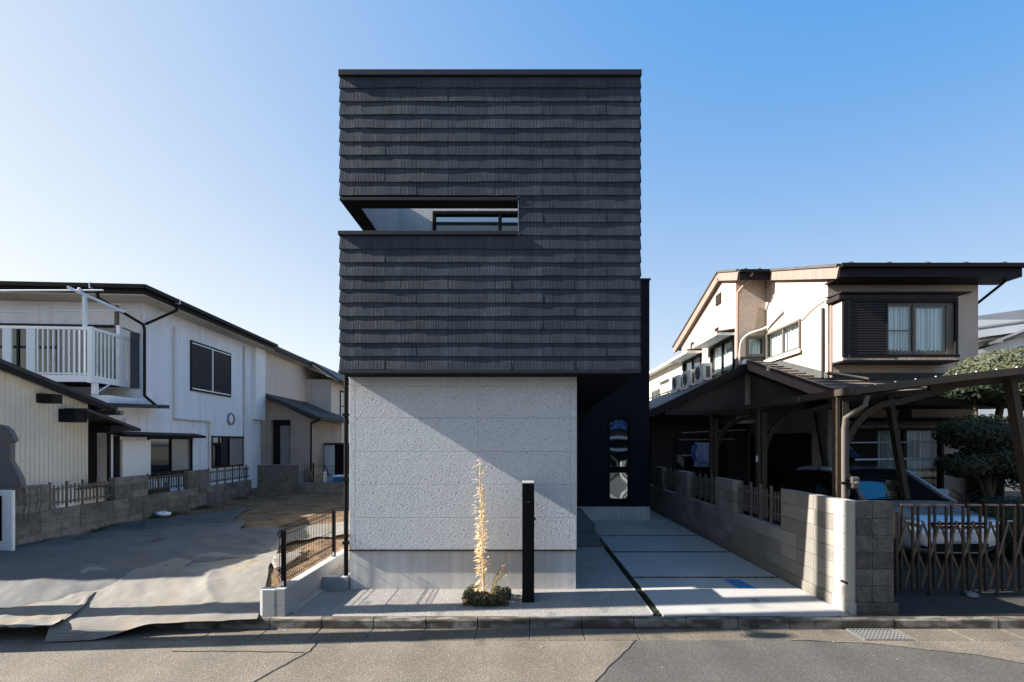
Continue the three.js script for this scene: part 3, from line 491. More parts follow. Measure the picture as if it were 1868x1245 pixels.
  spots.forEach(([x, d], i) => { const s = thing('ground_shrub', 'low dark green shrub ' + where[i] + ' of the planting bed', 'shrub', 'low shrubs round the planting bed'), h = 0.055 + R() * 0.04, c = V(x, h * 0.9, -d);
    for (let k = 0; k < 3; k++) stuff(mesh('foliage', leaves(c, V(0.082, h * 1.25, 0.085), 170, 0.014, R, 0.75), M.leaf[k], s)); mesh('stem', bar(V(x, 0, -d), V(x, h, -d), 0.006, 5), M.bark, s); });
}

// ================================================================ the vacant lot on the left
const lotN = (x, d) => 0.05 * (vn(x * 0.9 + 40, d * 0.9 + 40, 999, 999, 7) - 0.5) + 0.03 * (vn(x * 2.7 + 40, d * 2.7 + 40, 999, 999, 8) - 0.5);
const lotH = (x, d) => 0.23 * sstep(5.35, 6.4, d) - 0.02 + 0.04 * sstep(6, 9, d) + lotN(x, d) * sstep(5.3, 6.2, d);
{
  struct('bare_soil', sheet((s, t) => { const x = lerp(-10.5, -2.86, s), d = lerp(5.43, 20, t); return V(x, lotH(x, d) + 0.02 * (vn(x * 9 + 90, d * 9 + 90, 9999, 9999, 9) - 0.5), -d); }, 120, 190), M.soil);
  struct('left_ground', box(-40, -8.4, -0.35, 0.14, 5.45, 60), M.ground);
  const g = (px, py, h = 0.22) => { const d = F * (EYE - h) / (py - VY); return [ax(px, d), d]; };
  function cover(m, label, c, lift, seed, o = {}) {     // a woven sheet spread over the soil, with folds, sagging edges and a torn outline
    const [A, B, Cc, Dd] = c.map((p) => g(...p)), ph = seed * 3.7;
    const sh = mesh('weed_sheet', sheet((s, t) => {
      const n1 = vn(s * 7 + ph, t * 2 + ph, 999, 999, seed) - 0.5, n2 = vn(s * 19 + ph, t * 3, 999, 999, seed + 1) - 0.5, rim = Math.pow(Math.abs(2 * t - 1), 2);
      let x = lerp(lerp(A[0], B[0], s), lerp(Dd[0], Cc[0], s), t) + 0.10 * (vn(t * 6, ph, 999, 999, seed + 7) - 0.5), d = lerp(lerp(A[1], B[1], s), lerp(Dd[1], Cc[1], s), t) + rim * (0.34 * n1 + 0.12 * n2) * (o.ragged ?? 1);
      const q = vn(x * 1.1 + d * 0.7 + ph, d * 2.1 - x * 0.35, 999, 999, seed + 2), r = 1 - Math.abs(2 * q - 1), fine = vn(x * 4.3 + ph, d * 6.1 + x * 1.2, 999, 999, seed + 3);
      let h = Math.max(lotH(x, d), 0) + 0.022 + lift + (0.026 * r * r * r + 0.018 * fine + 0.010 * vn(x * 11 + ph, d * 15, 9999, 9999, seed + 4)) * (o.fold ?? 1);
      const edge = Math.min(s, 1 - s, t, 1 - t);
      h -= (lift + 0.010) * (1 - sstep(0, 0.05, edge)) * (o.flat ?? 1);
      if (o.curl) { const k = sstep(0.93, 1, o.curl === 's' ? s : 1 - t) * sstep(0.35, 0.7, vn(s * 5 + ph, t * 5, 999, 999, seed + 5)); h += 0.022 * k; }
      if (o.hang) { const k = 1 - sstep(0, 0.14, t); h = lerp(h, 0.016 + 0.012 * vn(s * 12, ph, 999, 999, 3), k); const f2 = o.hang(s); if (t < 0.07 && f2 > 0) { const w = 1 - t / 0.07; h = lerp(h, -0.098, w * w * f2); d -= 0.05 * w * f2; } }
      return V(x, h, -d);
    }, 150, 90), m);
    tag(sh, label, 'ground sheet'); return sh;
  }
  cover(M.sheetSunlit, 'sunlit grey woven weed sheet draped over the kerb beside the low fence wall', [[84, 1157, -0.02], [470, 1131, 0.005], [512, 1000], [150, 1040]], 0.004, 31, { hang: (s) => 1 - sstep(0.2, 0.5, s), ragged: 0.25, flat: 0.3 });
  cover(M.sheetSunlit, 'pale weed sheet scrap with a lifted diagonal edge at the far left by the road', [[-110, 1164, 0.0], [112, 1148, 0.0], [176, 1066], [-90, 1100]], 0.022, 32, { curl: 's', ragged: 0.3, flat: 0.2 });
  cover(M.sheet, 'wide dark weed sheet lying across the middle of the vacant lot', [[-140, 1118], [512, 1012], [516, 966], [-120, 1018]], 0.012, 33, { ragged: 0.7 });
  cover(M.sheet, 'long rumpled weed sheet behind the middle one, edge raised off the soil', [[-120, 1034], [436, 984], [446, 956], [-60, 1000]], 0.010, 34, { curl: 't' });
  cover(M.sheetShaded, 'narrow dark weed sheet strip close to the old block wall', [[120, 994], [420, 957], [452, 932], [210, 962]], 0.004, 35, { ragged: 1.4 });
  cover(M.sheetSunlit, 'weed sheet piece in the sun just behind the mesh fence', [[500, 1000], [640, 983], [640, 957], [520, 969]], 0.012, 36, { curl: 't', ragged: 0.6 });
  cover(M.sheetSunlit, 'small torn weed sheet scrap showing through the lower mesh fence', [[500, 1046], [546, 1023], [556, 1008], [500, 1022]], 0.02, 37, { curl: 't', ragged: 0.5 });
  // pebbles and clods on the soil, weeds along the wall foot
  const R = rng(41), cl = [], wd = [];
  for (let i = 0; i < 1500; i++) { const x = lerp(-8.3, -2.95, R()), d = lerp(6.0, 15.5, R()), r = 0.006 + 0.018 * R() * R(); const b = new THREE.IcosahedronGeometry(r, 0); b.scale(1, 0.6, 1.2); b.translate(x, lotH(x, d) + r * 0.25, -d); cl.push(b); }
  tag(stuff(mesh('soil_clods', cl, M.soil)), 'loose clods of brown earth scattered over the vacant lot', 'clods', null, 'stuff');
  for (let i = 0; i < 2600; i++) { const d = 7.6 + 7.4 * R(), x = -8.02 - 0.066 * d + 0.55 * R() * R(), keep = vn(d * 1.6, 3, 99, 99, 43); if (keep < 0.42) continue; const h = 0.03 + 0.10 * R(), a = R() * 6.28, y = lotH(x, d) - 0.01, w = 0.008; wd.push(x - w, y, -d, x + w, y, -d, x + Math.cos(a) * h * 0.7, y + h, -d + Math.sin(a) * h * 0.7); }
  tag(stuff(mesh('weeds', poly(wd), M.leaf[0])), 'low green weeds along the foot of the old block wall', 'weeds', null, 'stuff');
  const bag = mesh('plastic_bag', sheet((s, t) => { const a = s * Math.PI * 2, r = Math.sin(Math.PI * (0.08 + 0.92 * t)), w = 1 + 0.45 * (vn(s * 9, t * 6, 9, 99, 51) - 0.5) + 0.2 * (vn(s * 22, t * 15, 22, 99, 52) - 0.5), p = g(298, 945, 0.25); return V(p[0] + 0.17 * r * w * Math.cos(a), 0.25 + 0.15 * (1 - t) * w, -p[1] + 0.10 * r * w * Math.sin(a)); }, 36, 14), M.plastic);
  tag(bag, 'crumpled translucent white plastic bag on the soil by the old block wall', 'plastic bag');
}
// ---------------------------------------------------------------- new low block wall with a black mesh fence
{
  const w = thing('low_block_wall', 'new pale grey low block wall along the left edge of the paved yard', 'wall'), xr = -2.775, th = 0.12;
  const joints = [5.35, 5.75, 6.16, 6.56, 6.97, 7.36];
  for (let i = 0; i < joints.length - 1; i++) { mesh('block', cbox(xr - th, xr, 0.13, 0.328, joints[i] + 0.002, joints[i + 1] - 0.002, 0.004), M.newBlock, w); mesh('block', cbox(xr - th, xr, -0.06, 0.126, joints[i] + 0.002, joints[i + 1] - 0.002, 0.004), M.newBlock, w); }
  mesh('core', box(xr - th + 0.006, xr - 0.006, -0.1, 0.32, 5.36, 7.35), M.newBlock, w);
  mesh('end_block', ext('xd', [[xr - 0.30, 5.47], [xr - 0.315, 5.42], [xr - 0.30, 5.37], [xr - 0.26, 5.35], [xr - th, 5.35], [xr - th, 5.48]], -0.1, 0.315), M.newBlock, w);
  mesh('footing', box(xr, xr + 0.05, -0.06, 0.022, 5.46, 7.3), M.newBlock, w);
  const c = thing('cross_wall', 'short low block wall joining the fence wall to the house corner', 'wall');
  mesh('block', cbox(xr + 0.004, -2.42, -0.05, 0.178, 6.335, 6.45, 0.004), M.newBlock, c); mesh('gravel_fill', box(xr + 0.004, -2.42, 0, 0.165, 6.452, 9), M.yard, c);
  const f = thing('mesh_fence', 'black welded mesh fence on the low wall left of the new house', 'fence'), xf = xr - 0.06, D0 = 5.44, D1 = 6.98, y0 = 0.375, y1 = 1.045;
  for (const [d, h] of [[5.44, 0.985], [6.88, 1.02]]) { const p = mesh('post', cbox(xf - 0.022, xf + 0.022, 0.33, h, d - 0.022, d + 0.022, 0.004), M.blackMatt, f); mesh('post_foot', box(xf - 0.012, xf + 0.012, 0.345, 0.40, d - 0.026, d - 0.0225), M.alu, p); }
  const wires = [], xw = xf - 0.034;
  for (let i = 0; i <= 33; i++) { const d = D0 - 0.03 + i * (D1 + 0.06 - D0) / 33; wires.push(...pipe([V(xw, y0, -d), V(xw, y0 + 0.05, -d), V(xw - 0.03, y0 + 0.085, -d), V(xw, y0 + 0.12, -d), V(xw, y1 - 0.12, -d), V(xw - 0.03, y1 - 0.085, -d), V(xw, y1 - 0.05, -d), V(xw, y1, -d)], 0.0034, 5)); }
  stuff(mesh('wire_panel', wires, M.blackMatt, f));
  for (const [y, o] of [[y0 + 0.012, 0], [y0 + 0.085, -0.03], [y0 + 0.12, 0], [y0 + 0.32, 0], [y1 - 0.12, 0], [y1 - 0.085, -0.03], [y1 - 0.05, 0], [y1 - 0.012, 0]]) mesh('rail_wire', bar(V(xw + o, y, -D0 + 0.03), V(xw + o, y, -D1 - 0.03), 0.0042, 6), M.blackMatt, f);
}
// ---------------------------------------------------------------- everything on the left stands turned by a few degrees
const TURN = 0.066;
function turned(name, label, category, x, d, group) { const t = thing(name, label, category, group); t.position.set(x, 0, -d); t.rotation.y = TURN; return t; }
{ // old block wall with piers; its right face is x = 0
  const w = turned('old_block_wall', 'long weathered grey block wall with piers along the vacant lot', 'wall', -8.53, 7), R = rng(61), th = 0.12;
  const piers = [[0, 1.37], [2.83, 3.76], [5.2, 6.1]], isPier = (d) => piers.some(([a, b]) => d > a && d < b);
  for (let k = 0; k < 4; k++) for (let i = 0; i < 22; i++) { const d0 = i * 0.4 + (0); if (d0 > 8.3) continue; mesh('block', cbox(-th, (R() - 0.5) * 0.003, k * 0.2 + 0.003, k * 0.2 + 0.197, d0 + 0.004, Math.min(8.4, d0 + 0.396), 0.006), M.greyBlock[R() * 3 | 0], w); }
  mesh('core', box(-th + 0.008, -0.008, -0.1, 0.79, 0, 8.4), M.mortar, w);
  for (const [a, b] of piers) { const n = Math.max(1, Math.round((b - a) / 0.42)), l = (b - a) / n; for (let k = 0; k < 3; k++) for (let i = 0; i < n; i++) mesh('block', cbox(-th - 0.01, 0.004 + (R() - 0.5) * 0.003, 0.803 + k * 0.158, 0.803 + k * 0.158 + 0.154, a + i * l + 0.004, a + (i + 1) * l - 0.004, 0.006), M.greyBlock[R() * 3 | 0], w); mesh('core', box(-th, -0.008, 0.79, 1.262, a + 0.01, b - 0.01), M.mortar, w); }
  const rail = (name, label, d0, d1, m, gap, seed) => { const f = turned(name, label, 'fence', -8.53, 7, undefined), r = rng(seed);
    for (const y of [0.90, 1.16]) mesh('rail', box(-0.075, -0.045, y, y + 0.03, d0, d1), m, f);
    let k = 0; for (let d = d0 + 0.05; d < d1 - 0.02; d += gap, k++) { const tall = k % 4 === 0; mesh(tall ? 'post' : 'baluster', box(-0.068 - (tall ? 0.006 : 0), -0.052 + (tall ? 0.006 : 0), tall ? 0.80 : 0.86, 1.22 + (tall ? 0.08 : 0.03 * r()), d - (tall ? 0.016 : 0.010), d + (tall ? 0.016 : 0.010)), m, f); } return f; };
  rail('iron_fence', 'rusty pale iron railing on the old wall, before the white container', 1.39, 2.81, M.ironGrey, 0.085, 3);
  rail('iron_fence', 'dark iron railing on the old wall, before the blue tubs', 3.78, 5.18, M.iron, 0.09, 4);
  rail('iron_fence', 'farthest dark iron railing on the old wall, toward the porch', 6.12, 8.35, M.iron, 0.10, 5);
  const rods = turned('wire_rods', 'thin pale bent rods hanging on the nearest pier of the old wall', 'rods', -8.53, 7);
  [0.80, 0.92, 1.0, 1.12, 1.19].forEach((d, i) => mesh('rod', curve([V(0.012, 1.25, -d), V(0.02, 1.0, -d - 0.015), V(0.012, 0.75 + 0.03 * (i % 3), -d + 0.02), V(0.02, 0.62 + 0.02 * i, -d)], 0.004, 16, 6), M.ironGrey, rods));
  const wt = turned('white_container', 'white plastic container standing behind the rusty railing', 'container', -8.85, 8.75); mesh('body', cbox(-0.3, 0, 0.2, 1.12, 0, 0.42, 0.03), M.white, wt); mesh('lid', cbox(-0.32, 0.02, 1.121, 1.16, -0.02, 0.44, 0.012), M.white, wt);
  const bc = turned('beige_cabinet', 'low beige storage cabinet behind the rusty railing', 'cabinet', -8.92, 9.2); mesh('body', cbox(-0.4, 0, 0.2, 1.08, 0, 0.75, 0.012), M.cream, bc); mesh('lid', cbox(-0.42, 0.03, 1.082, 1.11, -0.02, 0.77, 0.008), M.iron, bc);
  const tubs = [[10.85, M.blue, 'blue plastic tub at the near end behind the dark railing'], [11.75, M.blue, 'blue plastic tub at the far end behind the dark railing']];
  tubs.forEach(([d, m, l]) => { const t = turned('plastic_tub', l, 'tub', -8.95 - 0.066 * (d - 7), d); const c = new THREE.CylinderGeometry(0.17, 0.14, 0.75, 20); c.translate(0, 0.62, 0); mesh('body', c, m, t); const rr = new THREE.TorusGeometry(0.17, 0.012, 8, 24); rr.rotateX(Math.PI / 2); rr.translate(0, 0.995, 0); mesh('rim', rr, m, t); });
  const cr = turned('bottle_crate', 'dark crate of pale bottles between the blue tubs', 'crate', -9.2, 11.12); mesh('crate', [cbox(-0.05, 0.25, 0.2, 0.9, 0, 0.5, 0.01)], M.iron, cr); for (let i = 0; i < 4; i++) mesh('bottle', [bar(V(0.02 + 0.09 * (i % 2) + 0.06, 0.9, -0.1 - 0.09 * i), V(0.08 + 0.09 * (i % 2), 1.06, -0.1 - 0.09 * i), 0.035, 10, 0.03), bar(V(0.08 + 0.09 * (i % 2), 1.06, -0.1 - 0.09 * i), V(0.08 + 0.09 * (i % 2), 1.14, -0.1 - 0.09 * i), 0.012, 8)], M.paleBlue, cr);
  // the covered thing and pale boxes at the very left
  const cv = thing('grey_cover', 'dark grey rounded cover over a tall object at the far left edge', 'cover'), D = 7.72, prof = [[-70, 900], [-70, 772], [-10, 774], [8, 778], [18, 786], [25, 799], [26.5, 804], [20, 808], [19.5, 842], [29, 857], [37, 872], [41, 888], [20, 890], [19, 900]].map(([x, y]) => [ax(x, D), ay(y, D)]);
  const eg = new THREE.ExtrudeGeometry(new THREE.Shape(prof.map((p) => new THREE.Vector2(...p))), { depth: 0.05, bevelEnabled: true, bevelSize: 0.006, bevelThickness: 0.012, bevelSegments: 2 }); eg.translate(0, 0, -D - 0.05); mesh('sheet_cover', eg, M.cover, cv);
  mesh('hem', pipe(prof.slice(2, 12).map(([x, y]) => V(x, y, -D + 0.02)), 0.008, 6), M.ironGrey, cv);
  const pb = thing('pale_box', 'pale blue-grey box at the far left edge below the grey cover', 'box'); mesh('body', cbox(ax(-40, 7.4), ax(22, 7.4), 0.2, ay(895, 7.4), 7.4, 7.45, 0.012), M.paleBlue, pb); mesh('slot', box(ax(-10, 7.4), ax(3, 7.4), 0.45, ay(905, 7.4), 7.392, 7.4005), M.blackMatt, pb); mesh('foot', [box(ax(-5, 7.4), ax(3, 7.4), 0.15, 0.2, 7.39, 7.46), box(ax(10, 7.4), ax(19, 7.4), 0.15, 0.2, 7.39, 7.46)], M.white, pb);
}
// ---------------------------------------------------------------- cream shed whose ribbed side faces the lot
{
  const s = turned('ribbed_shed', 'cream ribbed metal shed with dark sloping roof at the far left', 'shed', -8.84 - 0.066 * 6, 6.0), RD = 2.0, hr = (d) => 3.42 - (d < RD ? 0.18 : 0.26) * Math.abs(d - RD), L = 4.05;
  mesh('wall', [ext('dy', [[0, 0], [L, 0], [L, hr(L)], [RD, hr(RD)], [0, hr(0)]], -3.2, 0)], M.cream, s);
  for (let i = 0; i < 44; i++) { const d = 0.04 + i * 0.0915; mesh('rib', ext('dy', [[d, 0.15], [d + 0.018, 0.15], [d + 0.018, hr(d + 0.018) - 0.01], [d, hr(d) - 0.01]], 0.0005, 0.010), M.cream, s); }
  const th = 0.07, roof = (a, b) => slabOf([V(0.16, hr(a) + 0.12, -a), V(0.16, hr(b) + 0.12, -b), V(-3.5, hr(b) + 0.12, -b), V(-3.5, hr(a) + 0.12, -a)], th);
  mesh('roof', [roof(-0.15, RD), roof(RD, 4.65)], M.roofDark, s);
  mesh('barge_board', [beam(V(0.14, hr(RD) + 0.02, -RD), V(0.14, hr(4.6) + 0.02, -4.6), 0.03, 0.16), beam(V(0.14, hr(RD) + 0.02, -RD), V(0.14, hr(-0.1) + 0.02, 0.1), 0.03, 0.16)], M.darkBrown, s);
  mesh('lower_roof', [slabOf([V(0.45, 2.74, -3.50), V(0.45, 2.36, -4.95), V(-1.5, 2.36, -4.95), V(-1.5, 2.74, -3.50)], 0.06)], M.roofDark, s);
  mesh('bracket', cbox(-0.2, 0.35, 2.45, 2.72, 3.35, 3.62, 0.01), M.darkBrown, s);
  mesh('bracket', cbox(-0.2, 0.3, 2.80, 2.98, 2.90, 3.12, 0.01), M.darkBrown, s);
  mesh('bracket', cbox(-0.2, 0.4, 2.25, 2.42, 4.15, 4.5, 0.01), M.darkBrown, s);
  mesh('gutter_end', bar(V(0.25, 2.72, -4.65), V(-1.4, 2.72, -4.65), 0.055, 10), M.steel, s);
}
// ---------------------------------------------------------------- the white two-storey house on the left
const onWall = (px, py) => { const D = 9.475 / ((VX - px) / F - TURN); return [(D - 12.5) * 1.002, EYE - (py - VY) / F * D]; };
{
  const h = turned('white_house', 'white plaster two-storey house with balcony and dark eaves on the left', 'house', -10.3, 12.5);
  const E = 5.84, L = 6.28, G = -1.15;                                                    // eave height, length, front of the ground floor
  const lw1 = [onWall(270, 797), onWall(347, 860)], lw2 = [onWall(386, 795), onWall(445, 852)], up = [onWall(348, 625), onWall(418, 720)];
  const a1 = [lw1[0][0], lw1[1][0], 1.20, 2.13], a2 = [lw2[0][0], lw2[1][0], 1.22, 2.20], a3 = [up[0][0], up[1][0], 3.72, 5.18];
  const hole = (a) => [[a[0], a[2]], [a[0], a[3]], [a[1], a[3]], [a[1], a[2]]];
  mesh('side_wall', ext('dy', [[G, 0], [L, 0], [L, E], [0, E], [0, 3.2], [G, 3.2]], -0.18, 0, [hole(a1), hole(a2), hole(a3)]), M.blueWhite, h);
  mesh('front_wall', [box(-9, -0.181, 3.0, E, 0, 0.18), box(-9, -0.181, 0, 3.2, G, G + 0.18)], M.blueWhite, h);
  mesh('core', [box(-9, -0.9, 0, E - 0.01, 0.9, L), box(-9, -0.185, 3.0, 3.2, G + 0.18, L), box(-9, -0.19, 0, E, L - 0.2, L - 0.01)], M.darkRoom, h);
  // eaves: soffit, fascia, gutter, hipped roof
  mesh('soffit', [box(-9.5, 0.5, E - 0.03, E, -0.72, 0), box(0, 0.5, E - 0.03, E, 0, L + 0.1), box(-9, 0, E, E + 0.02, 0, L + 0.1)], M.soffit, h);
  mesh('roof', [ext('dy', [[-0.75, E + 0.22], [-0.75, E + 0.12], [L + 6, E + 0.12], [L + 6, E + 0.5], [4, E + 1.35]], -9.5, -4.2), slabOf([V(0.52, E + 0.22, 0.75), V(0.52, E + 0.22, -L - 0.1), V(-4.2, E + 1.35, -L - 0.1), V(-4.2, E + 1.35, -4)], 0.1), slabOf([V(0.52, E + 0.22, 0.75), V(-4.2, E + 1.35, -4), V(-4.2, E + 0.22, 0.75)], 0.1)], M.roofDark, h);
  mesh('fascia', [box(-9.5, 0.52, E, E + 0.14, -0.745, -0.72), box(0.5, 0.525, E, E + 0.14, -0.72, L + 0.1)], M.darkBrown, h);
  const gut = mesh('gutter', [beam(V(-9.5, E + 0.17, 0.80), V(0.60, E + 0.17, 0.80), 0.11, 0.10), beam(V(0.585, E + 0.17, 0.84), V(0.585, E + 0.17, -L - 0.1), 0.11, 0.10)], M.darkBrown, h);
  mesh('gutter_clip', [box(-0.72, -0.69, E + 0.09, E + 0.235, -0.858, -0.74)], M.alu, gut); mesh('gutter_clip', [box(0.52, 0.645, E + 0.09, E + 0.235, 0.42, 0.45)], M.alu, gut);
  mesh('downpipe', [...pipe([V(-0.62, E + 0.10, 0.76), V(-0.60, E - 0.12, 0.72), V(0.02, E - 0.62, 0.06), V(0.04, E - 0.75, 0.05), V(0.04, 3.3, 0.05), V(0.35, 3.02, 0.05), V(0.42, 2.98, 0.03)], 0.035, 10), ...pipe([V(0.56, E + 0.10, -0.45), V(0.54, E - 0.08, -0.45), V(0.05, E - 0.60, 0.03)], 0.035, 10)], M.darkBrown, h);
  mesh('downpipe', pipe([V(0.05, 2.65, 1.22), V(0.05, 0.2, 1.22)], 0.04, 10), M.darkBrown, h);
  mesh('downpipe', [...pipe([V(0.3, 2.78, 1.9), V(0.06, 2.5, 1.28), V(0.05, 2.3, 1.22)], 0.032, 8), ...pipe([V(-0.5, 2.78, 1.9), V(0.02, 2.5, 1.28)], 0.032, 8)], M.darkBrown, h);
  // service pipes on the side wall
  const p1 = onWall(316, 597), p2 = onWall(316, 764), p3 = onWall(380, 775);
  mesh('service_pipe', pipe([V(0.04, p1[1], -p1[0]), V(0.04, p2[1], -p2[0]), V(0.04, p2[1], -p3[0]), V(0.04, 0.3, -p3[0])], 0.042, 10), M.creamPipe, h);
  const q1 = onWall(444, 632); mesh('service_pipe', pipe([V(0.04, q1[1], -q1[0]), V(0.04, 0.3, -q1[0])], 0.04, 10), M.creamPipe, h);
  const c0 = onWall(459, 600)[0]; mesh('corner_pilaster', box(0.001, 0.16, 2.95, E - 0.04, c0, L + 0.05), M.white, h);
  const vt = onWall(420, 765); mesh('vent_ring', (() => { const g = new THREE.TorusGeometry(0.17, 0.025, 8, 24); g.rotateY(Math.PI / 2); g.scale(1, 1.15, 1.15); g.translate(0.03, vt[1], -vt[0]); return g; })(), M.stone, h);
  mesh('vent_cover', (() => { const g = new THREE.SphereGeometry(1, 16, 10); g.scale(0.06, 0.19, 0.17); g.translate(0.0, vt[1], -vt[0]); return g; })(), M.white, h);
  // windows
  function window2(a, shut, out = 0.04) { const [d0, d1, y0, y1] = a, m = (d0 + d1) / 2, w = mesh('window', [box(-0.1, out, y0 - 0.06, y0, d0 - 0.05, d1 + 0.05), box(-0.1, out, y1, y1 + 0.06, d0 - 0.05, d1 + 0.05), box(-0.1, out, y0, y1, d0 - 0.05, d0), box(-0.1, out, y0, y1, d1, d1 + 0.05)], M.darkBrown, h);
    if (shut) { for (const [a0, b0] of [[d0, m - 0.02], [m + 0.02, d1]]) { for (let y = y0 + 0.03; y < y1 - 0.02; y += 0.055) mesh('slat', (() => { const g = new THREE.BoxGeometry(0.035, 0.042, b0 - a0); g.rotateZ(-0.5); g.translate(0.012, y, -(a0 + b0) / 2); return g; })(), M.blueShutter, w); } mesh('shutter_frame', [box(0, 0.05, y0, y1, m - 0.02, m + 0.02), box(0, 0.05, y0, y0 + 0.03, d0, m - 0.02), box(0, 0.05, y1 - 0.03, y1, d0, m - 0.02), box(0, 0.05, y0, y0 + 0.03, m + 0.02, d1), box(0, 0.05, y1 - 0.03, y1, m + 0.02, d1)], M.alu, w); mesh('shutter_back', box(-0.06, -0.04, y0, y1, d0, d1), M.darkRoom, w); }
    else { mesh('sash', [box(-0.04, 0.02, y0, y1, m - 0.025, m + 0.025)], M.darkBrown, w); mesh('pane', box(-0.02, -0.012, y0, y1, d0, m - 0.025), M.darkGlass, w); mesh('pane', box(-0.03, -0.022, y0, y1, m + 0.025, d1), M.frosted, w); }
    return w; }
  M.blueShutter = mat([0.045, 0.050, 0.065], 0.45);
  window2(a3, true); window2(a1, false); window2(a2, false);
  mesh('sill', [box(0.0, 0.10, a1[2] - 0.11, a1[2] - 0.062, a1[0] - 0.05, a1[1] + 0.05)], M.darkBrown, h);
  const s0 = onWall(206, 793)[0], s1 = onWall(268, 793)[0];
  const sb = mesh('shutter_box', cbox(0.001, 0.10, 1.14, 2.10, s0 + 0.16, s1, 0.008), M.white, h); sb.userData.label = 'white board beside the lower window';
  mesh('corner_post', box(-0.02, 0.05, 0.2, 2.2, s0, s0 + 0.14), M.darkBrown, h);
  mesh('awning', [slabOf([V(0.0, 2.32, -s0 + 0.1), V(0.0, 2.32, -onWall(352, 790)[0] - 0.1), V(0.34, 2.24, -onWall(352, 790)[0] - 0.1), V(0.34, 2.24, -s0 + 0.1)], 0.07)], M.darkBrown, h);
  // glazed porch between the shed and the house corner
  mesh('porch_frame', [box(-1.9, -1.82, 0, 2.5, G - 0.06, G), box(-1.1, -1.02, 0, 2.5, G - 0.06, G), box(-0.55, -0.28, 0, 2.55, G - 0.06, G - 0.001), box(-1.9, -0.3, 2.46, 2.54, G - 0.065, G), box(-1.9, -0.3, 1.95, 2.0, G - 0.062, G)], M.darkBrown, h);
  mesh('porch_pane', box(-1.82, -1.1, 0.2, 2.46, G - 0.04, G - 0.02), M.frosted, h);
  // small roof over the ground floor, and the meter box
  mesh('lower_roof', [slabOf([V(0.42, 2.95, 1.95), V(0.42, 3.08, -0.35), V(-9, 3.42, -0.0), V(-9, 2.95, 1.95)], 0.10), beam(V(0.46, 2.92, 1.98), V(-9, 2.92, 1.98), 0.10, 0.09)], M.roofDark, h);
  mesh('meter_box', cbox(0.002, 0.12, 2.42, 2.64, -0.78, -0.62, 0.012), M.white, h);
  // balcony
  const bx = -0.34, bd = -1.24, fy = 3.55, ty = 4.83, bal = mesh('balcony', [box(-9, bx, fy - 0.02, fy + 0.05, bd, 0)], M.blackMatt, h);
  mesh('floor_beam', [box(-9, bx + 0.02, fy - 0.04, fy + 0.12, bd - 0.04, bd)], M.alu, bal); mesh('floor_beam', [box(bx, bx + 0.04, fy - 0.04, fy + 0.12, bd + 0.001, 0)], M.alu, bal);
  mesh('top_rail', [box(-9, bx + 0.02, ty - 0.05, ty + 0.02, bd - 0.04, bd + 0.02)], M.alu, bal); mesh('top_rail', [box(bx - 0.02, bx + 0.04, ty - 0.05, ty + 0.02, bd + 0.021, 0)], M.alu, bal);
  mesh('corner_post', box(bx - 0.06, bx + 0.045, fy - 0.06, ty + 0.03, bd - 0.045, bd + 0.05), M.alu, bal);
  mesh('bottom_rail', [box(-9, bx, fy + 0.14, fy + 0.18, bd - 0.03, bd)], M.alu, bal);
  for (let i = 0; i < 12; i++) mesh('baluster', box(bx - 0.16 - i * 0.118, bx - 0.135 - i * 0.118, fy + 0.12, ty - 0.05, bd - 0.03, bd), M.alu, bal);
  for (let i = 0; i < 9; i++) mesh('baluster', box(bx + 0.005, bx + 0.03, fy + 0.12, ty - 0.05, bd + 0.13 + i * 0.118, bd + 0.155 + i * 0.118), M.alu, bal);
  for (const x of [ax(60, 11.26), ax(20, 11.26)]) mesh('panel', box(x + 10.3 - 0.10, x + 10.3 + 0.10, fy + 0.12, ty - 0.05, bd - 0.035, bd), M.paleBlue, bal);
  mesh('bracket', box(bx - 0.02, bx + 0.09, fy - 0.34, fy - 0.06, bd + 0.02, bd + 0.10), M.alu, bal); mesh('bracket', [bar(V(bx + 0.06, fy - 0.30, -bd - 0.06), V(bx + 0.06, fy - 0.05, -bd - 0.45), 0.02, 8)], M.alu, bal);
  // upper front windows behind the balcony
  const fw = mesh('balcony_window', [box(-4.2, -4.12, 3.62, 5.2, -0.06, -0.001), box(-0.72, -0.64, 3.62, 5.2, -0.06, -0.001), box(-4.12, -0.72, 5.13, 5.2, -0.06, -0.001), box(-2.2, -2.14, 3.62, 5.13, -0.05, -0.001), box(-3.2, -3.14, 3.62, 5.13, -0.05, -0.001)], M.darkBrown, h);
  mesh('pane', box(-4.12, -3.2, 3.62, 5.13, -0.03, -0.022), M.darkGlass, fw); mesh('pane', box(-3.14, -2.2, 3.62, 5.13, -0.028, -0.02), M.darkGlass, fw); mesh('pane', box(-2.14, -0.72, 3.62, 5.13, -0.026, -0.018), M.frosted, fw);
  mesh('storm_shutter', box(-0.30, -0.12, 3.5, 5.0, -0.09, -0.005), M.blueShutter, h);
  // laundry pole brackets and poles
  const lb = turned('laundry_bracket', 'pale metal laundry arm rising above the balcony rail', 'laundry bracket', -10.3, 12.5);
  const px0 = ax(150, 11.26) + 10.3; mesh('upright', box(px0 - 0.035, px0 + 0.035, ty + 0.02, 5.62, bd - 0.03, bd + 0.03), M.paleBlue, lb); mesh('arm', beam(V(px0 - 0.28, 5.78, -bd + 0.15), V(px0 + 0.5, 5.38, -bd - 0.55), 0.04, 0.06), M.paleBlue, lb);
  const lb2 = turned('laundry_bracket', 'dark laundry upright fixed near the corner downpipe of the white house', 'laundry bracket', -10.3, 12.5);
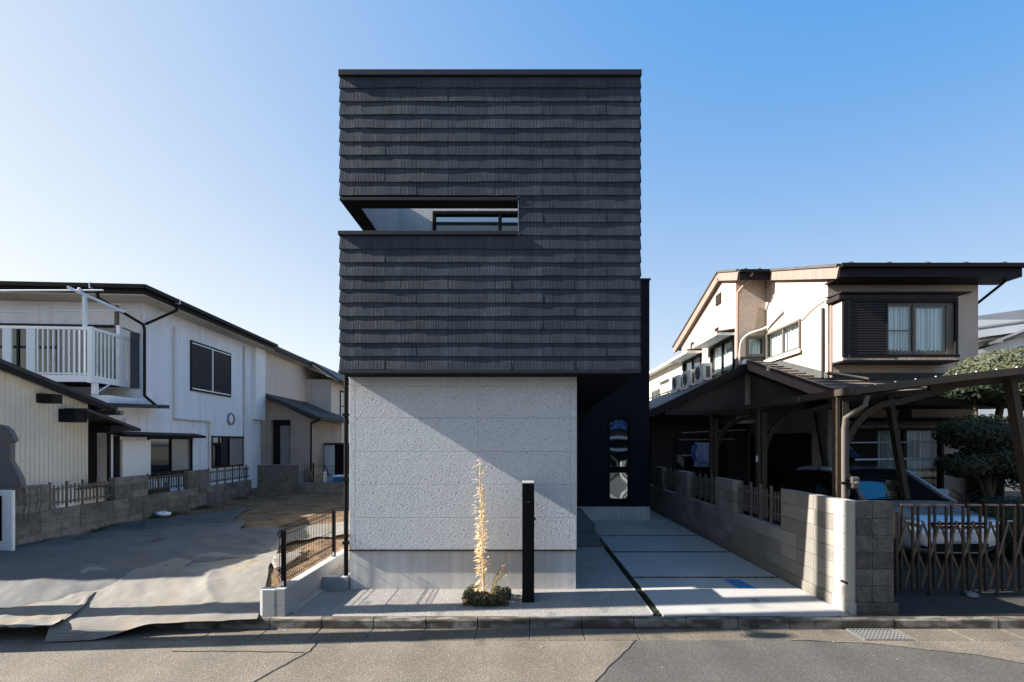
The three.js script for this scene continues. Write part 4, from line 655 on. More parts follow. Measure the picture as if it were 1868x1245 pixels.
  mesh('upright', [box(-0.50, -0.43, 4.5, 5.65, -0.35, -0.28)], M.ironGrey, lb2); mesh('upright', [box(-0.38, -0.29, 3.6, 5.1, -0.45, -0.36)], M.alu, lb2); mesh('stay', bar(V(-0.33, 5.08, 0.4), V(-0.1, 4.95, 0.02), 0.018, 8), M.ironGrey, lb2);
  const lp1 = turned('laundry_pole', 'light blue laundry pole nearest the eave, passing above the laundry arm', 'laundry pole', -10.3, 12.5); mesh('pole', bar(V(-4, 5.62, -bd + 0.12), V(px0 + 0.52, 5.72, -bd + 0.12), 0.020, 8), M.paleBlue, lp1); mesh('clip', ball(V(px0 - 0.02, 5.74, -bd + 0.12), 0.035), M.white, lp1);
  const lp2 = turned('laundry_pole', 'light blue laundry pole reaching the corner downpipe', 'laundry pole', -10.3, 12.5); mesh('pole', bar(V(-4, 5.36, -bd - 0.75), V(0.05, 5.48, -bd - 0.75), 0.020, 8), M.paleBlue, lp2); mesh('end_cap', ball(V(0.06, 5.48, -bd - 0.75), 0.028), M.paleBlue, lp2);
}
// ---------------------------------------------------------------- the beige tiled house behind it, and its entrance porch
{
  const h = turned('beige_house', 'beige tile-clad two-storey house behind the white house', 'house', -10.3, 12.5), E = 5.84, d0 = 6.4;
  mesh('wall', [box(-9, -0.02, 0, E, d0, 17)], M.pinkTile, h); mesh('side_bay', [box(-0.02, 1.22, 0, 5.25, 10.9, 17)], M.pinkTile, h);
  mesh('soffit', box(-0.02, 0.42, E - 0.03, E, d0, 11), M.soffit, h);
  mesh('fascia', [box(0.42, 0.47, E - 0.02, E + 0.16, d0, 11.0)], M.darkBrown, h);
  mesh('roof', [slabOf([V(0.5, E + 0.2, -d0), V(0.5, E + 0.2, -11.0), V(-4, E + 1.3, -11.0), V(-4, E + 1.3, -d0)], 0.1), slabOf([V(0.45, E + 0.25, -10.4), V(1.75, 5.22, -10.4), V(1.75, 5.22, -18), V(0.45, E + 0.25, -18)], 0.1), slabOf([V(0.45, E + 0.25, -11), V(0.45, E + 0.25, -18), V(-4, E + 1.3, -18), V(-4, E + 1.3, -11)], 0.1)], M.roofDark, h);
  mesh('barge_board', [beam(V(0.42, E + 0.12, -10.42), V(1.74, 5.13, -10.42), 0.04, 0.16)], M.soffit, h); mesh('gutter', beam(V(1.78, 5.12, -10.4), V(1.78, 5.12, -18), 0.10, 0.09), M.darkBrown, h);
  const w = mesh('window', [box(1.22, 1.26, 3.35, 4.85, 12.2, 12.28), box(1.22, 1.26, 3.35, 4.85, 13.2, 13.28), box(1.22, 1.26, 4.78, 4.85, 12.28, 13.2), box(1.22, 1.26, 3.35, 3.42, 12.28, 13.2), box(1.22, 1.25, 4.0, 4.05, 12.28, 13.2)], M.blackMatt, h); mesh('pane', box(1.225, 1.235, 3.42, 4.78, 12.28, 13.2), M.darkGlass, w);
  const p = turned('entrance_porch', 'entrance porch with dark sloping roof and beige walls behind the old wall', 'porch', -10.3, 12.5);
  const x0 = -0.02, x1 = 1.78, dd = 6.7;
  mesh('wall', [ext('xy', [[x0, 0], [0.22, 0], [0.22, 2.98], [1.0, 2.98], [1.0, 0], [x1, 0], [x1, 3.05], [x0, 3.95]], dd, dd + 0.15), box(x1 - 0.15, x1, 0, 3.04, dd + 0.15, 10.8)], M.creamPorch ??= mat([0.50, 0.42, 0.35], 0.95, { map: T.mottle2, bump: T.stuccoBump, scale: 0.008 }), p);
  mesh('door', cbox(0.44, 1.0, 0, 2.75, dd + 0.3, dd + 0.36, 0.01), M.frosted, p); mesh('door_frame', [box(0.22, 0.44, 0, 2.98, dd + 0.25, dd + 0.4), box(0.44, 1.0, 2.75, 2.98, dd + 0.25, dd + 0.4)], M.darkBrown, p);
  mesh('roof', [slabOf([V(-0.1, 4.12, -dd + 0.35), V(2.25, 3.12, -dd + 0.35), V(2.25, 3.12, -11.4), V(-0.1, 4.12, -11.4)], 0.14)], M.roofDark, p);
  mesh('gutter', beam(V(2.30, 3.02, -dd + 0.35), V(2.30, 3.02, -11.4), 0.10, 0.10), M.darkBrown, p); mesh('downpipe', pipe([V(2.25, 2.98, -dd + 0.2), V(1.84, 2.85, -dd + 0.02), V(1.84, 0, -dd + 0.02)], 0.04, 8), M.darkBrown, p);
  const gw = turned('gate_pier', 'plain dark grey rendered wall block in front of the entrance porch', 'wall', -8.97, 15.5); mesh('render', cbox(0, 1.22, 0.05, 1.25, 0, 0.35, 0.015), M.greyBlock[1], gw); mesh('cap', cbox(-0.01, 1.23, 1.251, 1.275, -0.01, 0.36, 0.008), M.greyBlock[0], gw);
  const lowg = turned('garden_fence', 'low black mesh fence on a block kerb at the back of the lot', 'fence', -7.75, 16.2); mesh('kerb', box(0, 4.8, 0.1, 0.62, 0, 0.12), M.greyBlock[2], lowg); for (let i = 0; i < 4; i++) mesh('post', box(0.3 + i * 1.3, 0.34 + i * 1.3, 0.6, 1.3, 0.04, 0.08), M.blackMatt, lowg);
  stuff(mesh('wires', [...Array(60)].map((_, i) => bar(V(0.02 + i * 0.08, 0.62, -0.06), V(0.02 + i * 0.08, 1.22, -0.06), 0.004, 4)).concat([0.66, 0.9, 1.2].map((y) => bar(V(0, y, -0.06), V(4.8, y, -0.06), 0.005, 4))), M.blackMatt, lowg));
  const sd = thing('storage_shed', 'grey metal storage shed at the back beside the dark doorway', 'shed'), D = 21; mesh('panel', cbox(ax(573, D), ax(610, D), 0.2, ay(812, D), D, D + 1, 0.01), M.paleBlue, sd); mesh('door', box(ax(610.5, D), ax(640, D), 0.2, ay(811, D), D + 0.02, D + 1), M.blackMatt, sd); mesh('lid', box(ax(571, D), ax(642, D), ay(812, D) + 0.002, ay(808.5, D), D - 0.1, D + 1.1), M.roofDark, sd); mesh('cable', bar(at(576, 814, D - 0.02), at(600, 868, D - 0.02), 0.02, 6), M.darkBrown, sd);
  const cab = thing('dark_cabinet', 'black cabinet between the porch downpipe and the grey storage shed', 'cabinet'); mesh('body', cbox(ax(553, 20.5), ax(572, 20.5), 0.2, ay(818, 20.5), 20.5, 21.2, 0.02), M.blackMatt, cab); mesh('shelf', box(ax(551, 20.5), ax(573, 20.5), ay(817, 20.5), ay(815.5, 20.5), 20.4, 21.2), M.darkBrown, cab);
  const R = rng(91); [[560, 880, 'dry bushy potted plant left of the small white stand'], [578, 884, 'leggy potted plant with orange tips right of the dry bushy one']].forEach(([px, py, l], i) => { const b = at(px, py, 17.2), t = thing('potted_plant', l, 'plant'), pg = new THREE.CylinderGeometry(0.14, 0.11, 0.25, 16); pg.translate(b.x, 0.37, b.z); mesh('pot', pg, M.pot, t); stuff(mesh('foliage', leaves(V(b.x, 0.78, b.z), V(0.26, 0.32, 0.2), 260, 0.03, R, 0.8), i ? M.straw : M.leaf[2], t)); mesh('stem', bar(V(b.x, 0.45, b.z), V(b.x, 0.9, b.z), 0.012, 6), M.bark, t); });
  const ws = thing('white_stand', 'small white upright sign stand among the potted plants', 'stand'), wb = at(594, 880, 17); mesh('board', ext('xy', [[wb.x - 0.06, 0.5], [wb.x + 0.07, 0.5], [wb.x + 0.05, 0.98], [wb.x - 0.03, 0.98]], 16.9, 16.95), M.white, ws); mesh('foot', box(wb.x - 0.08, wb.x + 0.09, 0.44, 0.5, 16.86, 16.99), M.stone, ws);
  const bt = thing('blue_bin', 'low blue bin with pale lid behind the back fence', 'bin'), bb = at(621, 878, 17.4); mesh('body', cbox(bb.x - 0.25, bb.x + 0.3, 0.25, 0.72, 17.3, 17.8, 0.03), M.blue, bt); mesh('lid', cbox(bb.x - 0.27, bb.x + 0.32, 0.722, 0.80, 17.28, 17.82, 0.03), M.paleBlue, bt);
}

// ================================================================ right: boundary wall of concrete blocks with a return pier at the road
const XB = 3.88;
{
  const w = thing('boundary_wall', 'concrete block boundary wall between the driveway and the neighbour, whitewashed at its road end', 'wall'), R = rng(71), th = 0.15;
  const base = 0.13;
  mesh('footing', [box(XB - 0.012, XB + th, -0.1, base, 5.47, 15)], M.block[1], w);
  const ds = []; for (let d = 5.76; d < 15; d += 0.395) ds.push(d);
  const tall = (d) => d < 6.94 || (d > 8.42 && d < 9.28) || (d > 10.75 && d < 11.6) || (d > 13 && d < 13.8);
  for (let i = 0; i < ds.length - 1; i++) { const n = tall(ds[i] + 0.2) ? 6 : 3; for (let k = 0; k < n; k++) mesh('block', cbox(XB + (R() - 0.5) * 0.003, XB + th, base + k * 0.2 + 0.003, base + k * 0.2 + 0.197, ds[i] + 0.003, ds[i + 1] - 0.003, 0.005), M.block[R() * 3 | 0], w); }
  mesh('mortar', [box(XB + 0.008, XB + th - 0.008, 0, base + 0.59, 5.77, 15), box(XB + 0.008, XB + th - 0.008, 0.7, base + 1.19, 5.77, 6.93), box(XB + 0.008, XB + th - 0.008, 0.7, base + 1.19, 8.55, 9.3), box(XB + 0.008, XB + th - 0.008, 0.7, base + 1.19, 10.92, 11.65)], M.mortar, w);
  // whitewashed end: blocks, then the rounded corner rendering
  for (let k = 0; k < 6; k++) mesh('whitewashed_block', cbox(XB - 0.004, XB + th, base + k * 0.2 + 0.002, base + k * 0.2 + 0.198, 5.55, 5.757, 0.005), M.whitewash, w);
  mesh('corner_render', ext('xd', [[XB - 0.006, 5.549], [XB - 0.004, 5.50], [XB + 0.006, 5.468], [XB + 0.03, 5.448], [XB + 0.05, 5.449], [XB + 0.06, 5.549]], -0.1, base + 1.205), M.whitewash, w);
  mesh('corner_foot', ext('xd', [[XB - 0.017, 5.76], [XB - 0.017, 5.48], [XB + 0.02, 5.432], [XB + 0.05, 5.432], [XB + 0.05, 5.76]], -0.1, base + 0.01), M.whitewash, w);
  mesh('weep_hole', box(XB - 0.010, XB - 0.003, 0.335, 0.36, 5.50, 5.62), M.blackMatt, w);
  mesh('weep_stain', box(XB - 0.0085, XB - 0.004, 0.14, 0.30, 5.53, 5.60), M.block[2], w);
  // pier face toward the road: pitted old blocks
  const px0 = XB + 0.058, px1 = ax(1632, 5.45), pm = ax(1592, 5.45);
  for (let k = 0; k < 6; k++) for (const [a, b] of [[px0, pm - 0.002], [pm + 0.002, px1]]) mesh('pitted_block', cbox(a + 0.002, b - 0.001, base + k * 0.2 + 0.003, base + k * 0.2 + 0.197, 5.45 + (R() - 0.5) * 0.005, 5.60, 0.007), M.oldBlock[R() * 3 | 0], w);
  mesh('mortar', box(px0, px1 - 0.008, 0, base + 1.192, 5.461, 5.59), M.mortar, w);
  mesh('pier_foot', cbox(px0 - 0.02, px1 + 0.045, -0.1, base - 0.002, 5.432, 5.65, 0.012), M.oldBlock[1], w);
  // railings on the low stretches
  const rail = (label, a, b, h0, seed) => { const f = thing('wall_railing', label, 'fence'), r = rng(seed), x = XB + 0.075; let k = 0;
    for (const y of [h0 + 0.16, h0 + 0.42]) mesh('rail', box(x - 0.015, x + 0.015, y, y + 0.03, a, b), M.ironGrey, f);
    for (let d = a + 0.04; d < b; d += 0.082, k++) { const t = k % 4 === 0; mesh(t ? 'post' : 'baluster', box(x - (t ? 0.018 : 0.028), x - (t ? -0.018 : 0.016), h0 + (t ? 0 : 0.08), h0 + (t ? 0.60 : 0.52 + 0.02 * r()), d - (t ? 0.018 : 0.013), d + (t ? 0.018 : 0.013)), M.ironGrey, f); } };
  rail('brown slatted railing on the boundary wall nearest to the parked car', 6.98, 8.42, 0.74, 1);
  rail('brown slatted railing on the boundary wall in front of the hanging laundry', 9.30, 10.78, 0.74, 2);
  rail('brown slatted railing at the far dark end of the boundary wall', 11.66, 12.98, 0.74, 3);
}
// ---------------------------------------------------------------- forecourt, stones and the folding gate
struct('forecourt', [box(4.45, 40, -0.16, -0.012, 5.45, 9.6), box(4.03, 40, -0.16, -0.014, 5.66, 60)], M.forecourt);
struct('right_verge', box(40.02, 80, -0.2, -0.02, 5.45, 60), M.ground);
{
  [[1775, 1090, 0.055, 'grey rounded stone on the ground beneath the folding gate, nearer the road'], [1764, 1083, 0.05, 'flat grey stone just behind the rounded one under the folding gate']].forEach(([px, py, r, l], i) => { const p = at(px, py, gd(py)), g = new THREE.IcosahedronGeometry(r, 2), q = g.attributes.position; for (let n = 0; n < q.count; n++) { const k = 1 + 0.25 * (vn(q.getX(n) * 40 + 50, q.getY(n) * 40 + q.getZ(n) * 30 + 50, 999, 999, 8 + i) - 0.5); q.setXYZ(n, q.getX(n) * k * 1.3, q.getY(n) * k * 0.7, q.getZ(n) * k); } g.computeVertexNormals(); g.translate(p.x, r * 0.4, p.z); tag(mesh('stone', g, M.stone), l, 'stone'); });
  const g = thing('folding_gate', 'brown folding lattice gate of looped uprights in front of the parked car', 'gate'), D = 6.15, top = 1.19, U = 0.2205, N = 11, x0 = ax(1645, D);
  for (let i = 0; i < N; i++) { const a = x0 + i * U * (1 + 0.004 * i), b = a + 0.115, r = 0.011; mesh('looped_upright', [box(a - r, a + r, 0.05, top, D - 0.012, D + 0.012), box(b - r, b + r, 0.03, top, D - 0.052, D - 0.028)], M.gate, g); mesh('loop_top', cbox(a - r, b + r, top + 0.001, top + 0.021, D - 0.054, D + 0.014, 0.004), M.gateTopSunlit, g); if (i % 2) mesh('caster', bar(V(b, 0.02, -D + 0.04), V(b, 0.02, -D + 0.02), 0.022, 10), M.rubber, g); }
  for (let i = -1; i < N + 1; i++) { const a = x0 + i * U * (1 + 0.004 * Math.max(0, i)) + 0.055, n = V(a, 0.985, -D + 0.02);
    const L = V(a - U * 1.15, 0.10, -D + 0.022), Rr = V(a + U * 1.55, 0.10, -D + 0.004), cl = (p, q) => { if (q.x < x0 - 0.06) { const t = (x0 - 0.06 - p.x) / (q.x - p.x); return p.clone().lerp(q, clamp(t)); } return q; };
    if (i >= 0) mesh('lattice_bar', beam(n, cl(n, L), 0.012, 0.024), M.gateBarSunlit, g);
    const s = i < 0 ? V(x0 - 0.05, 0.8, -D + 0.002) : V(a, 0.985, -D + 0.002); mesh('lattice_bar', beam(s, Rr, 0.012, 0.024), M.gateBarSunlit, g);
    if (i >= 0) mesh('pivot', bar(V(a - 0.02, 0.988, -D + 0.03), V(a + 0.045, 0.988, -D + 0.03), 0.007, 6), M.alu, g);
    for (const [fx, fy] of [[0.30, 0.72], [0.72, 0.34]]) if (i >= 0) mesh('rivet', ball(V(a + fx * U - 0.06, fy, -D + 0.032), 0.007, 0.007, 0.005, 6), M.steel, g);
  }
  mesh('gate_post', cbox(x0 - 0.09, x0 - 0.05, 0, 1.1, D - 0.02, D + 0.02, 0.004), M.gate, g);
}
// ---------------------------------------------------------------- the parked hatchback, nose toward the road
{
  const car = thing('parked_car', 'silver blue hatchback parked behind the folding gate under the carport', 'car'), CX = 7.03, D0 = 7.42, L = 3.95, wheelR = 0.29;
  car.position.set(CX, 0, -D0);
  const prof = (tab, s) => { for (let i = 0; i < tab.length - 1; i++) if (s <= tab[i + 1][0]) { const t = sstep(tab[i][0], tab[i + 1][0], s) * 0.5 + 0.5 * clamp((s - tab[i][0]) / (tab[i + 1][0] - tab[i][0])); return lerp(tab[i][1], tab[i + 1][1], t); } return tab[tab.length - 1][1]; };
  const topT = [[0, 0.60], [0.06, 0.74], [0.2, 0.84], [0.6, 0.93], [1.02, 1.0], [1.6, 0.98], [3.6, 1.0], [3.95, 0.92]], widT = [[0, 0.60], [0.05, 0.69], [0.18, 0.77], [0.45, 0.825], [1, 0.845], [3.2, 0.845], [3.8, 0.78], [3.95, 0.66]], lowT = [[0, 0.34], [0.1, 0.22], [0.4, 0.19], [3.6, 0.2], [3.95, 0.34]];
  const sup = (a, n) => Math.sign(a) * Math.pow(Math.abs(a), 2 / n);
  const body = sheet((u, v) => { const s = u * L, a = v * Math.PI * 2 - Math.PI / 2, t = prof(topT, s), l = prof(lowT, s), w = prof(widT, s), c = Math.cos(a), q = Math.sin(a), y = (t + l) / 2 + (t - l) / 2 * sup(q, 4.2); return V(w * sup(c, 5) * (1 - 0.05 * Math.max(0, q)) * (1 - 0.04 * Math.max(0, -q)), y, -s); }, 80, 56);
  mesh('body', [body, sheet((s, t) => { const a = s * Math.PI * 2, y = (0.60 + 0.34) / 2 + 0.13 * t * sup(Math.sin(a), 4.2); return V(0.60 * t * sup(Math.cos(a), 5), y, 0.012 * (1 - t)); }, 40, 4), sheet((s, t) => { const a = s * Math.PI * 2; return V(0.66 * t * sup(Math.cos(a), 5), 0.63 + 0.29 * t * sup(Math.sin(a), 4.2), -L); }, 40, 4)], M.carPaint, car);
  // cabin: glasshouse, then the painted roof and pillars standing just proud of it
  const zF = 0.98, zA = 1.78, zB = 3.25, zR = 3.82, yb = 0.97, yr = 1.535;
  const roofY = (s) => s < zA ? lerp(yb, yr - 0.03, sstep(zF - 0.25, zA + 0.1, s) * 0.35 + 0.65 * clamp((s - zF) / (zA - zF))) : s < zB ? yr - 0.03 + 0.035 * Math.sin(Math.PI * (s - zA) / (zB - zA)) : lerp(yr - 0.03, 1.0, Math.pow((s - zB) / (zR - zB), 1.5));
  const wAt = (y) => lerp(0.80, 0.585, clamp((y - yb) / (yr - yb)));
  const cabin = (grow, s0, s1, k0, k1) => sheet((u, v) => { const s = lerp(s0, s1, u), h = roofY(s) + grow, k = lerp(k0, k1, v), a = Math.abs(k), y = a < 0.6 ? h - 0.035 * (a / 0.6) ** 2 : lerp(h - 0.035, yb - 0.02, (a - 0.6) / 0.4), w = a < 0.6 ? wAt(h) * a / 0.6 : wAt(y); const pinch = 1 - 0.10 * (1 - sstep(zF, zA, s)) * (a < 0.6 ? 0 : 0); return V(Math.sign(k) * (w + (a >= 0.6 ? grow : grow * a)) * pinch, y, -s); }, 40, 40);
  mesh('windscreen', cabin(0.0, zF, zA + 0.02, -0.597, 0.597), M.mirrorGlass, car); mesh('side_glass', [cabin(-0.001, zF, zR, -1, -0.6), cabin(-0.001, zF, zR, 0.6, 1)], M.darkGlass, car); mesh('rear_glass', cabin(0, zB, zR, -0.6, 0.6), M.darkGlass, car);
  mesh('roof', cabin(0.010, zA, zB + 0.1, -0.66, 0.66), M.carPaint, car);
  const edge = (sd, s) => { const h = roofY(s); return V(sd * (wAt(h) + 0.004), h - 0.028, -s); };
  for (const sd of [-1, 1]) { const pts = []; for (let i = 0; i <= 8; i++) pts.push(edge(sd, lerp(zF - 0.06, zA + 0.1, i / 8))); mesh('pillar', curve(pts, 0.036, 16, 8), M.carPaint, car); mesh('pillar', beam(V(sd * 0.60, yr - 0.05, -2.55), V(sd * 0.81, yb, -2.50), 0.02, 0.07), M.blackMatt, car); mesh('belt_line', beam(V(sd * 0.825, yb - 0.005, -1.1), V(sd * 0.82, yb, -3.6), 0.02, 0.03), M.blackMatt, car); }
  const cowl = []; mesh('cowl', sheet((s, t) => { const x = lerp(-0.74, 0.74, s); return V(x, 1.008 - 0.05 * Math.abs(x) ** 3, -lerp(0.90, 1.05, t)); }, 20, 2), M.blackMatt, car);
  mesh('wiper', [bar(V(-0.55, 1.02, -0.97), V(0.1, 1.06, -1.06), 0.010, 6)], M.blackMatt, car); mesh('wiper', [bar(V(0.1, 1.02, -0.97), V(0.6, 1.05, -1.05), 0.010, 6)], M.blackMatt, car);
  for (const sd of [-1, 1]) { const m = mesh('mirror', cbox(sd * 0.94 - 0.11, sd * 0.94 + 0.11, 1.0, 1.155, 1.28, 1.40, 0.03), M.carPaint, car); mesh('mirror_stalk', bar(V(sd * 0.8, 1.0, -1.33), V(sd * 0.88, 1.03, -1.33), 0.025, 8), M.blackMatt, m);
    const hl = mesh('headlight', (() => { const g = new THREE.SphereGeometry(1, 24, 14); g.scale(0.17, 0.085, 0.16); g.rotateZ(sd * 0.35); g.translate(sd * 0.60, 0.70, -0.17); return g; })(), M.lens, car); mesh('reflector', ball(V(sd * 0.58, 0.70, -0.05), 0.055, 0.05, 0.03, 14), M.chrome, hl);
    mesh('fog_recess', (() => { const g = new THREE.SphereGeometry(1, 16, 10); g.scale(0.13, 0.055, 0.05); g.rotateZ(sd * 0.2); g.translate(sd * 0.52, 0.36, -0.06); return g; })(), M.blackMatt, car); mesh('lip', beam(V(sd * 0.42, 0.285, 0.0), V(sd * 0.68, 0.315, -0.14), 0.03, 0.025), M.chrome, car);
    for (const z of [0.72, 3.15]) { const wh = mesh('wheel', (() => { const g = new THREE.CylinderGeometry(wheelR, wheelR, 0.18, 28); g.rotateZ(Math.PI / 2); g.translate(sd * 0.755, wheelR, -z); return g; })(), M.rubber, car); mesh('rim', (() => { const g = new THREE.CylinderGeometry(0.18, 0.19, 0.02, 24); g.rotateZ(Math.PI / 2); g.translate(sd * 0.85, wheelR, -z); return g; })(), M.alu, wh); } }
  const gr = mesh('grille', [ext('xy', [[-0.40, 0.655], [0.40, 0.655], [0.43, 0.735], [-0.43, 0.735]], -0.022, 0.06)], M.blackMatt, car); mesh('grille_bar', beam(V(-0.40, 0.70, 0.028), V(0.40, 0.70, 0.028), 0.012, 0.012), M.chrome, gr);
  mesh('badge', [ext('xy', [[-0.045, 0.66], [0.045, 0.66], [0, 0.735]], -0.036, -0.024, [[[-0.022, 0.672], [0, 0.71], [0.022, 0.672]]])], M.chrome, gr);
  mesh('lower_intake', [ext('xy', [[-0.42, 0.27], [0.42, 0.27], [0.46, 0.40], [-0.46, 0.40]], -0.018, 0.12)], M.blackMatt, car); mesh('lip', beam(V(-0.42, 0.262, 0.022), V(0.42, 0.262, 0.022), 0.03, 0.02), M.chrome, car);
  const pl = mesh('number_plate', cbox(-0.105, 0.225, 0.44, 0.605, -0.034, -0.022, 0.003), M.plate, car);
  const font = (await import('three/addons/loaders/FontLoader.js')), tg = (await import('three/addons/geometries/TextGeometry.js')).TextGeometry, ft = await new font.FontLoader().loadAsync('fonts/droid/droid_sans_bold.typeface.json');
  const word = (t, size, x, y) => { const g = new tg(t, { font: ft, size, depth: 0.002, curveSegments: 4 }); g.translate(x, y, 0.0345); return g; };
  mesh('plate_lettering', [word('5-8', 0.068, 0.03, 0.458), word('502', 0.030, 0.07, 0.555)], M.plateInk, pl);
  mesh('plate_frame', [box(-0.112, -0.106, 0.435, 0.61, -0.036, -0.02), box(-0.105, 0.23, 0.606, 0.612, -0.036, -0.02)], M.chrome, pl);
}
// ---------------------------------------------------------------- carport: posts with curved arms along the wall, leaning struts on the far side, arched roof
{
  const c = thing('carport', 'dark brown metal carport with curved arms and a low arched roof', 'carport'), xl = 4.30, xr2 = 7.0;
  const roofH = (x) => 2.72 + 0.42 * Math.sin(clamp((x - xl) / 5) * Math.PI * 0.5) * 1.0;
  const ds = [6.3, 8.4, 10.5];
  for (const d of ds) {
    mesh('post', [cbox(xl - 0.045, xl + 0.005, 0, 2.66, d - 0.05, d + 0.05, 0.005)], M.carport, c); mesh('post', [cbox(xl + 0.03, xl + 0.125, 0, 2.60, d - 0.05, d + 0.04, 0.006)], M.carport, c);
    const pts = []; for (let i = 0; i <= 10; i++) { const t = i / 10, a = t * Math.PI / 2; pts.push(V(xl + 0.12 + 0.75 * (1 - Math.cos(a)), 1.75 + 0.84 * Math.sin(a), -d - 0.06)); } pts.push(V(xl + 1.6, roofH(xl + 1.6) - 0.13, -d - 0.06));
    for (let i = 0; i < pts.length - 1; i++) mesh('curved_arm', beam(pts[i], pts[i + 1].clone().lerp(pts[i], -0.06), 0.06, 0.085), M.carport, c);
    const rb = []; for (let i = 0; i <= 8; i++) { const x = lerp(xl + 1.3, 7.42, i / 8); rb.push(V(x, roofH(x) - 0.10, -d - 0.06)); } for (let i = 0; i < 8; i++) mesh('roof_rib', beam(rb[i], rb[i + 1], 0.05, 0.10), M.carport, c);
    mesh('leaning_strut', beam(V(6.66, roofH(6.66) - 0.12, -d), V(7.16, 0, -d - 0.02), 0.09, 0.11), M.carport, c);
  }
  const D0 = 5.98, D1 = 10.9;
  mesh('gutter_beam', [box(xl - 0.07, xl + 0.06, 2.66, 2.75, D0 + 0.02, D1)], M.carport, c);
  mesh('gutter_end', cbox(xl - 0.08, xl + 0.07, 2.65, 2.765, D0 - 0.02, D0 + 0.02, 0.004), M.carport, c);
  const xs = [...Array(13)].map((_, i) => lerp(xl, 7.45, i / 12));
  for (let i = 0; i < 12; i++) { mesh('front_edge', beam(V(xs[i], roofH(xs[i]) - 0.02, -D0), V(xs[i + 1], roofH(xs[i + 1]) - 0.02, -D0), 0.05, 0.09), M.carport, c);
    mesh('roof_sheet', slabOf([V(xs[i] + 0.002, roofH(xs[i]) + 0.012, -D0 - 0.03), V(xs[i + 1] - 0.002, roofH(xs[i + 1]) + 0.012, -D0 - 0.03), V(xs[i + 1] - 0.002, roofH(xs[i + 1]) + 0.012, -D1), V(xs[i] + 0.002, roofH(xs[i]) + 0.012, -D1)], 0.012), M.carportPlate, c); }
  for (let i = 1; i < 13; i++) mesh('edge_screw', ball(V(xs[i], roofH(xs[i]) + 0.03, -D0 + 0.01), 0.012, 0.010, 0.012, 6), M.alu, c);
  mesh('downpipe', pipe([V(xl + 0.20, 2.65, -6.02), V(xl + 0.19, 2.52, -6.05), V(xl + 0.02, 2.36, -6.18), V(xl + 0.015, 2.2, -6.2), V(xl + 0.015, 0, -6.2)], 0.030, 12), M.ironGrey, c);
  mesh('pipe_band', [box(xl - 0.03, xl + 0.06, 1.48, 1.505, 6.15, 6.26)], M.blackMatt, c);
  const md = thing('lamp_box', 'small dark rounded box fixed on the bracket at the nearest carport post', 'box'), q = at(1557, 880, 6.2); mesh('case', cbox(q.x - 0.062, q.x + 0.055, q.y - 0.09, q.y + 0.075, 6.14, 6.22, 0.02), M.ironGrey, md); mesh('mark', [box(q.x - 0.022, q.x - 0.004, q.y - 0.012, q.y + 0.012, 6.134, 6.1395), box(q.x + 0.002, q.x + 0.018, q.y - 0.012, q.y + 0.012, 6.134, 6.1395)], M.cream, md); mesh('arm', bar(V(xl + 0.02, q.y + 0.03, -6.18), V(q.x - 0.03, q.y + 0.03, -6.18), 0.014, 8), M.blackMatt, md);
}
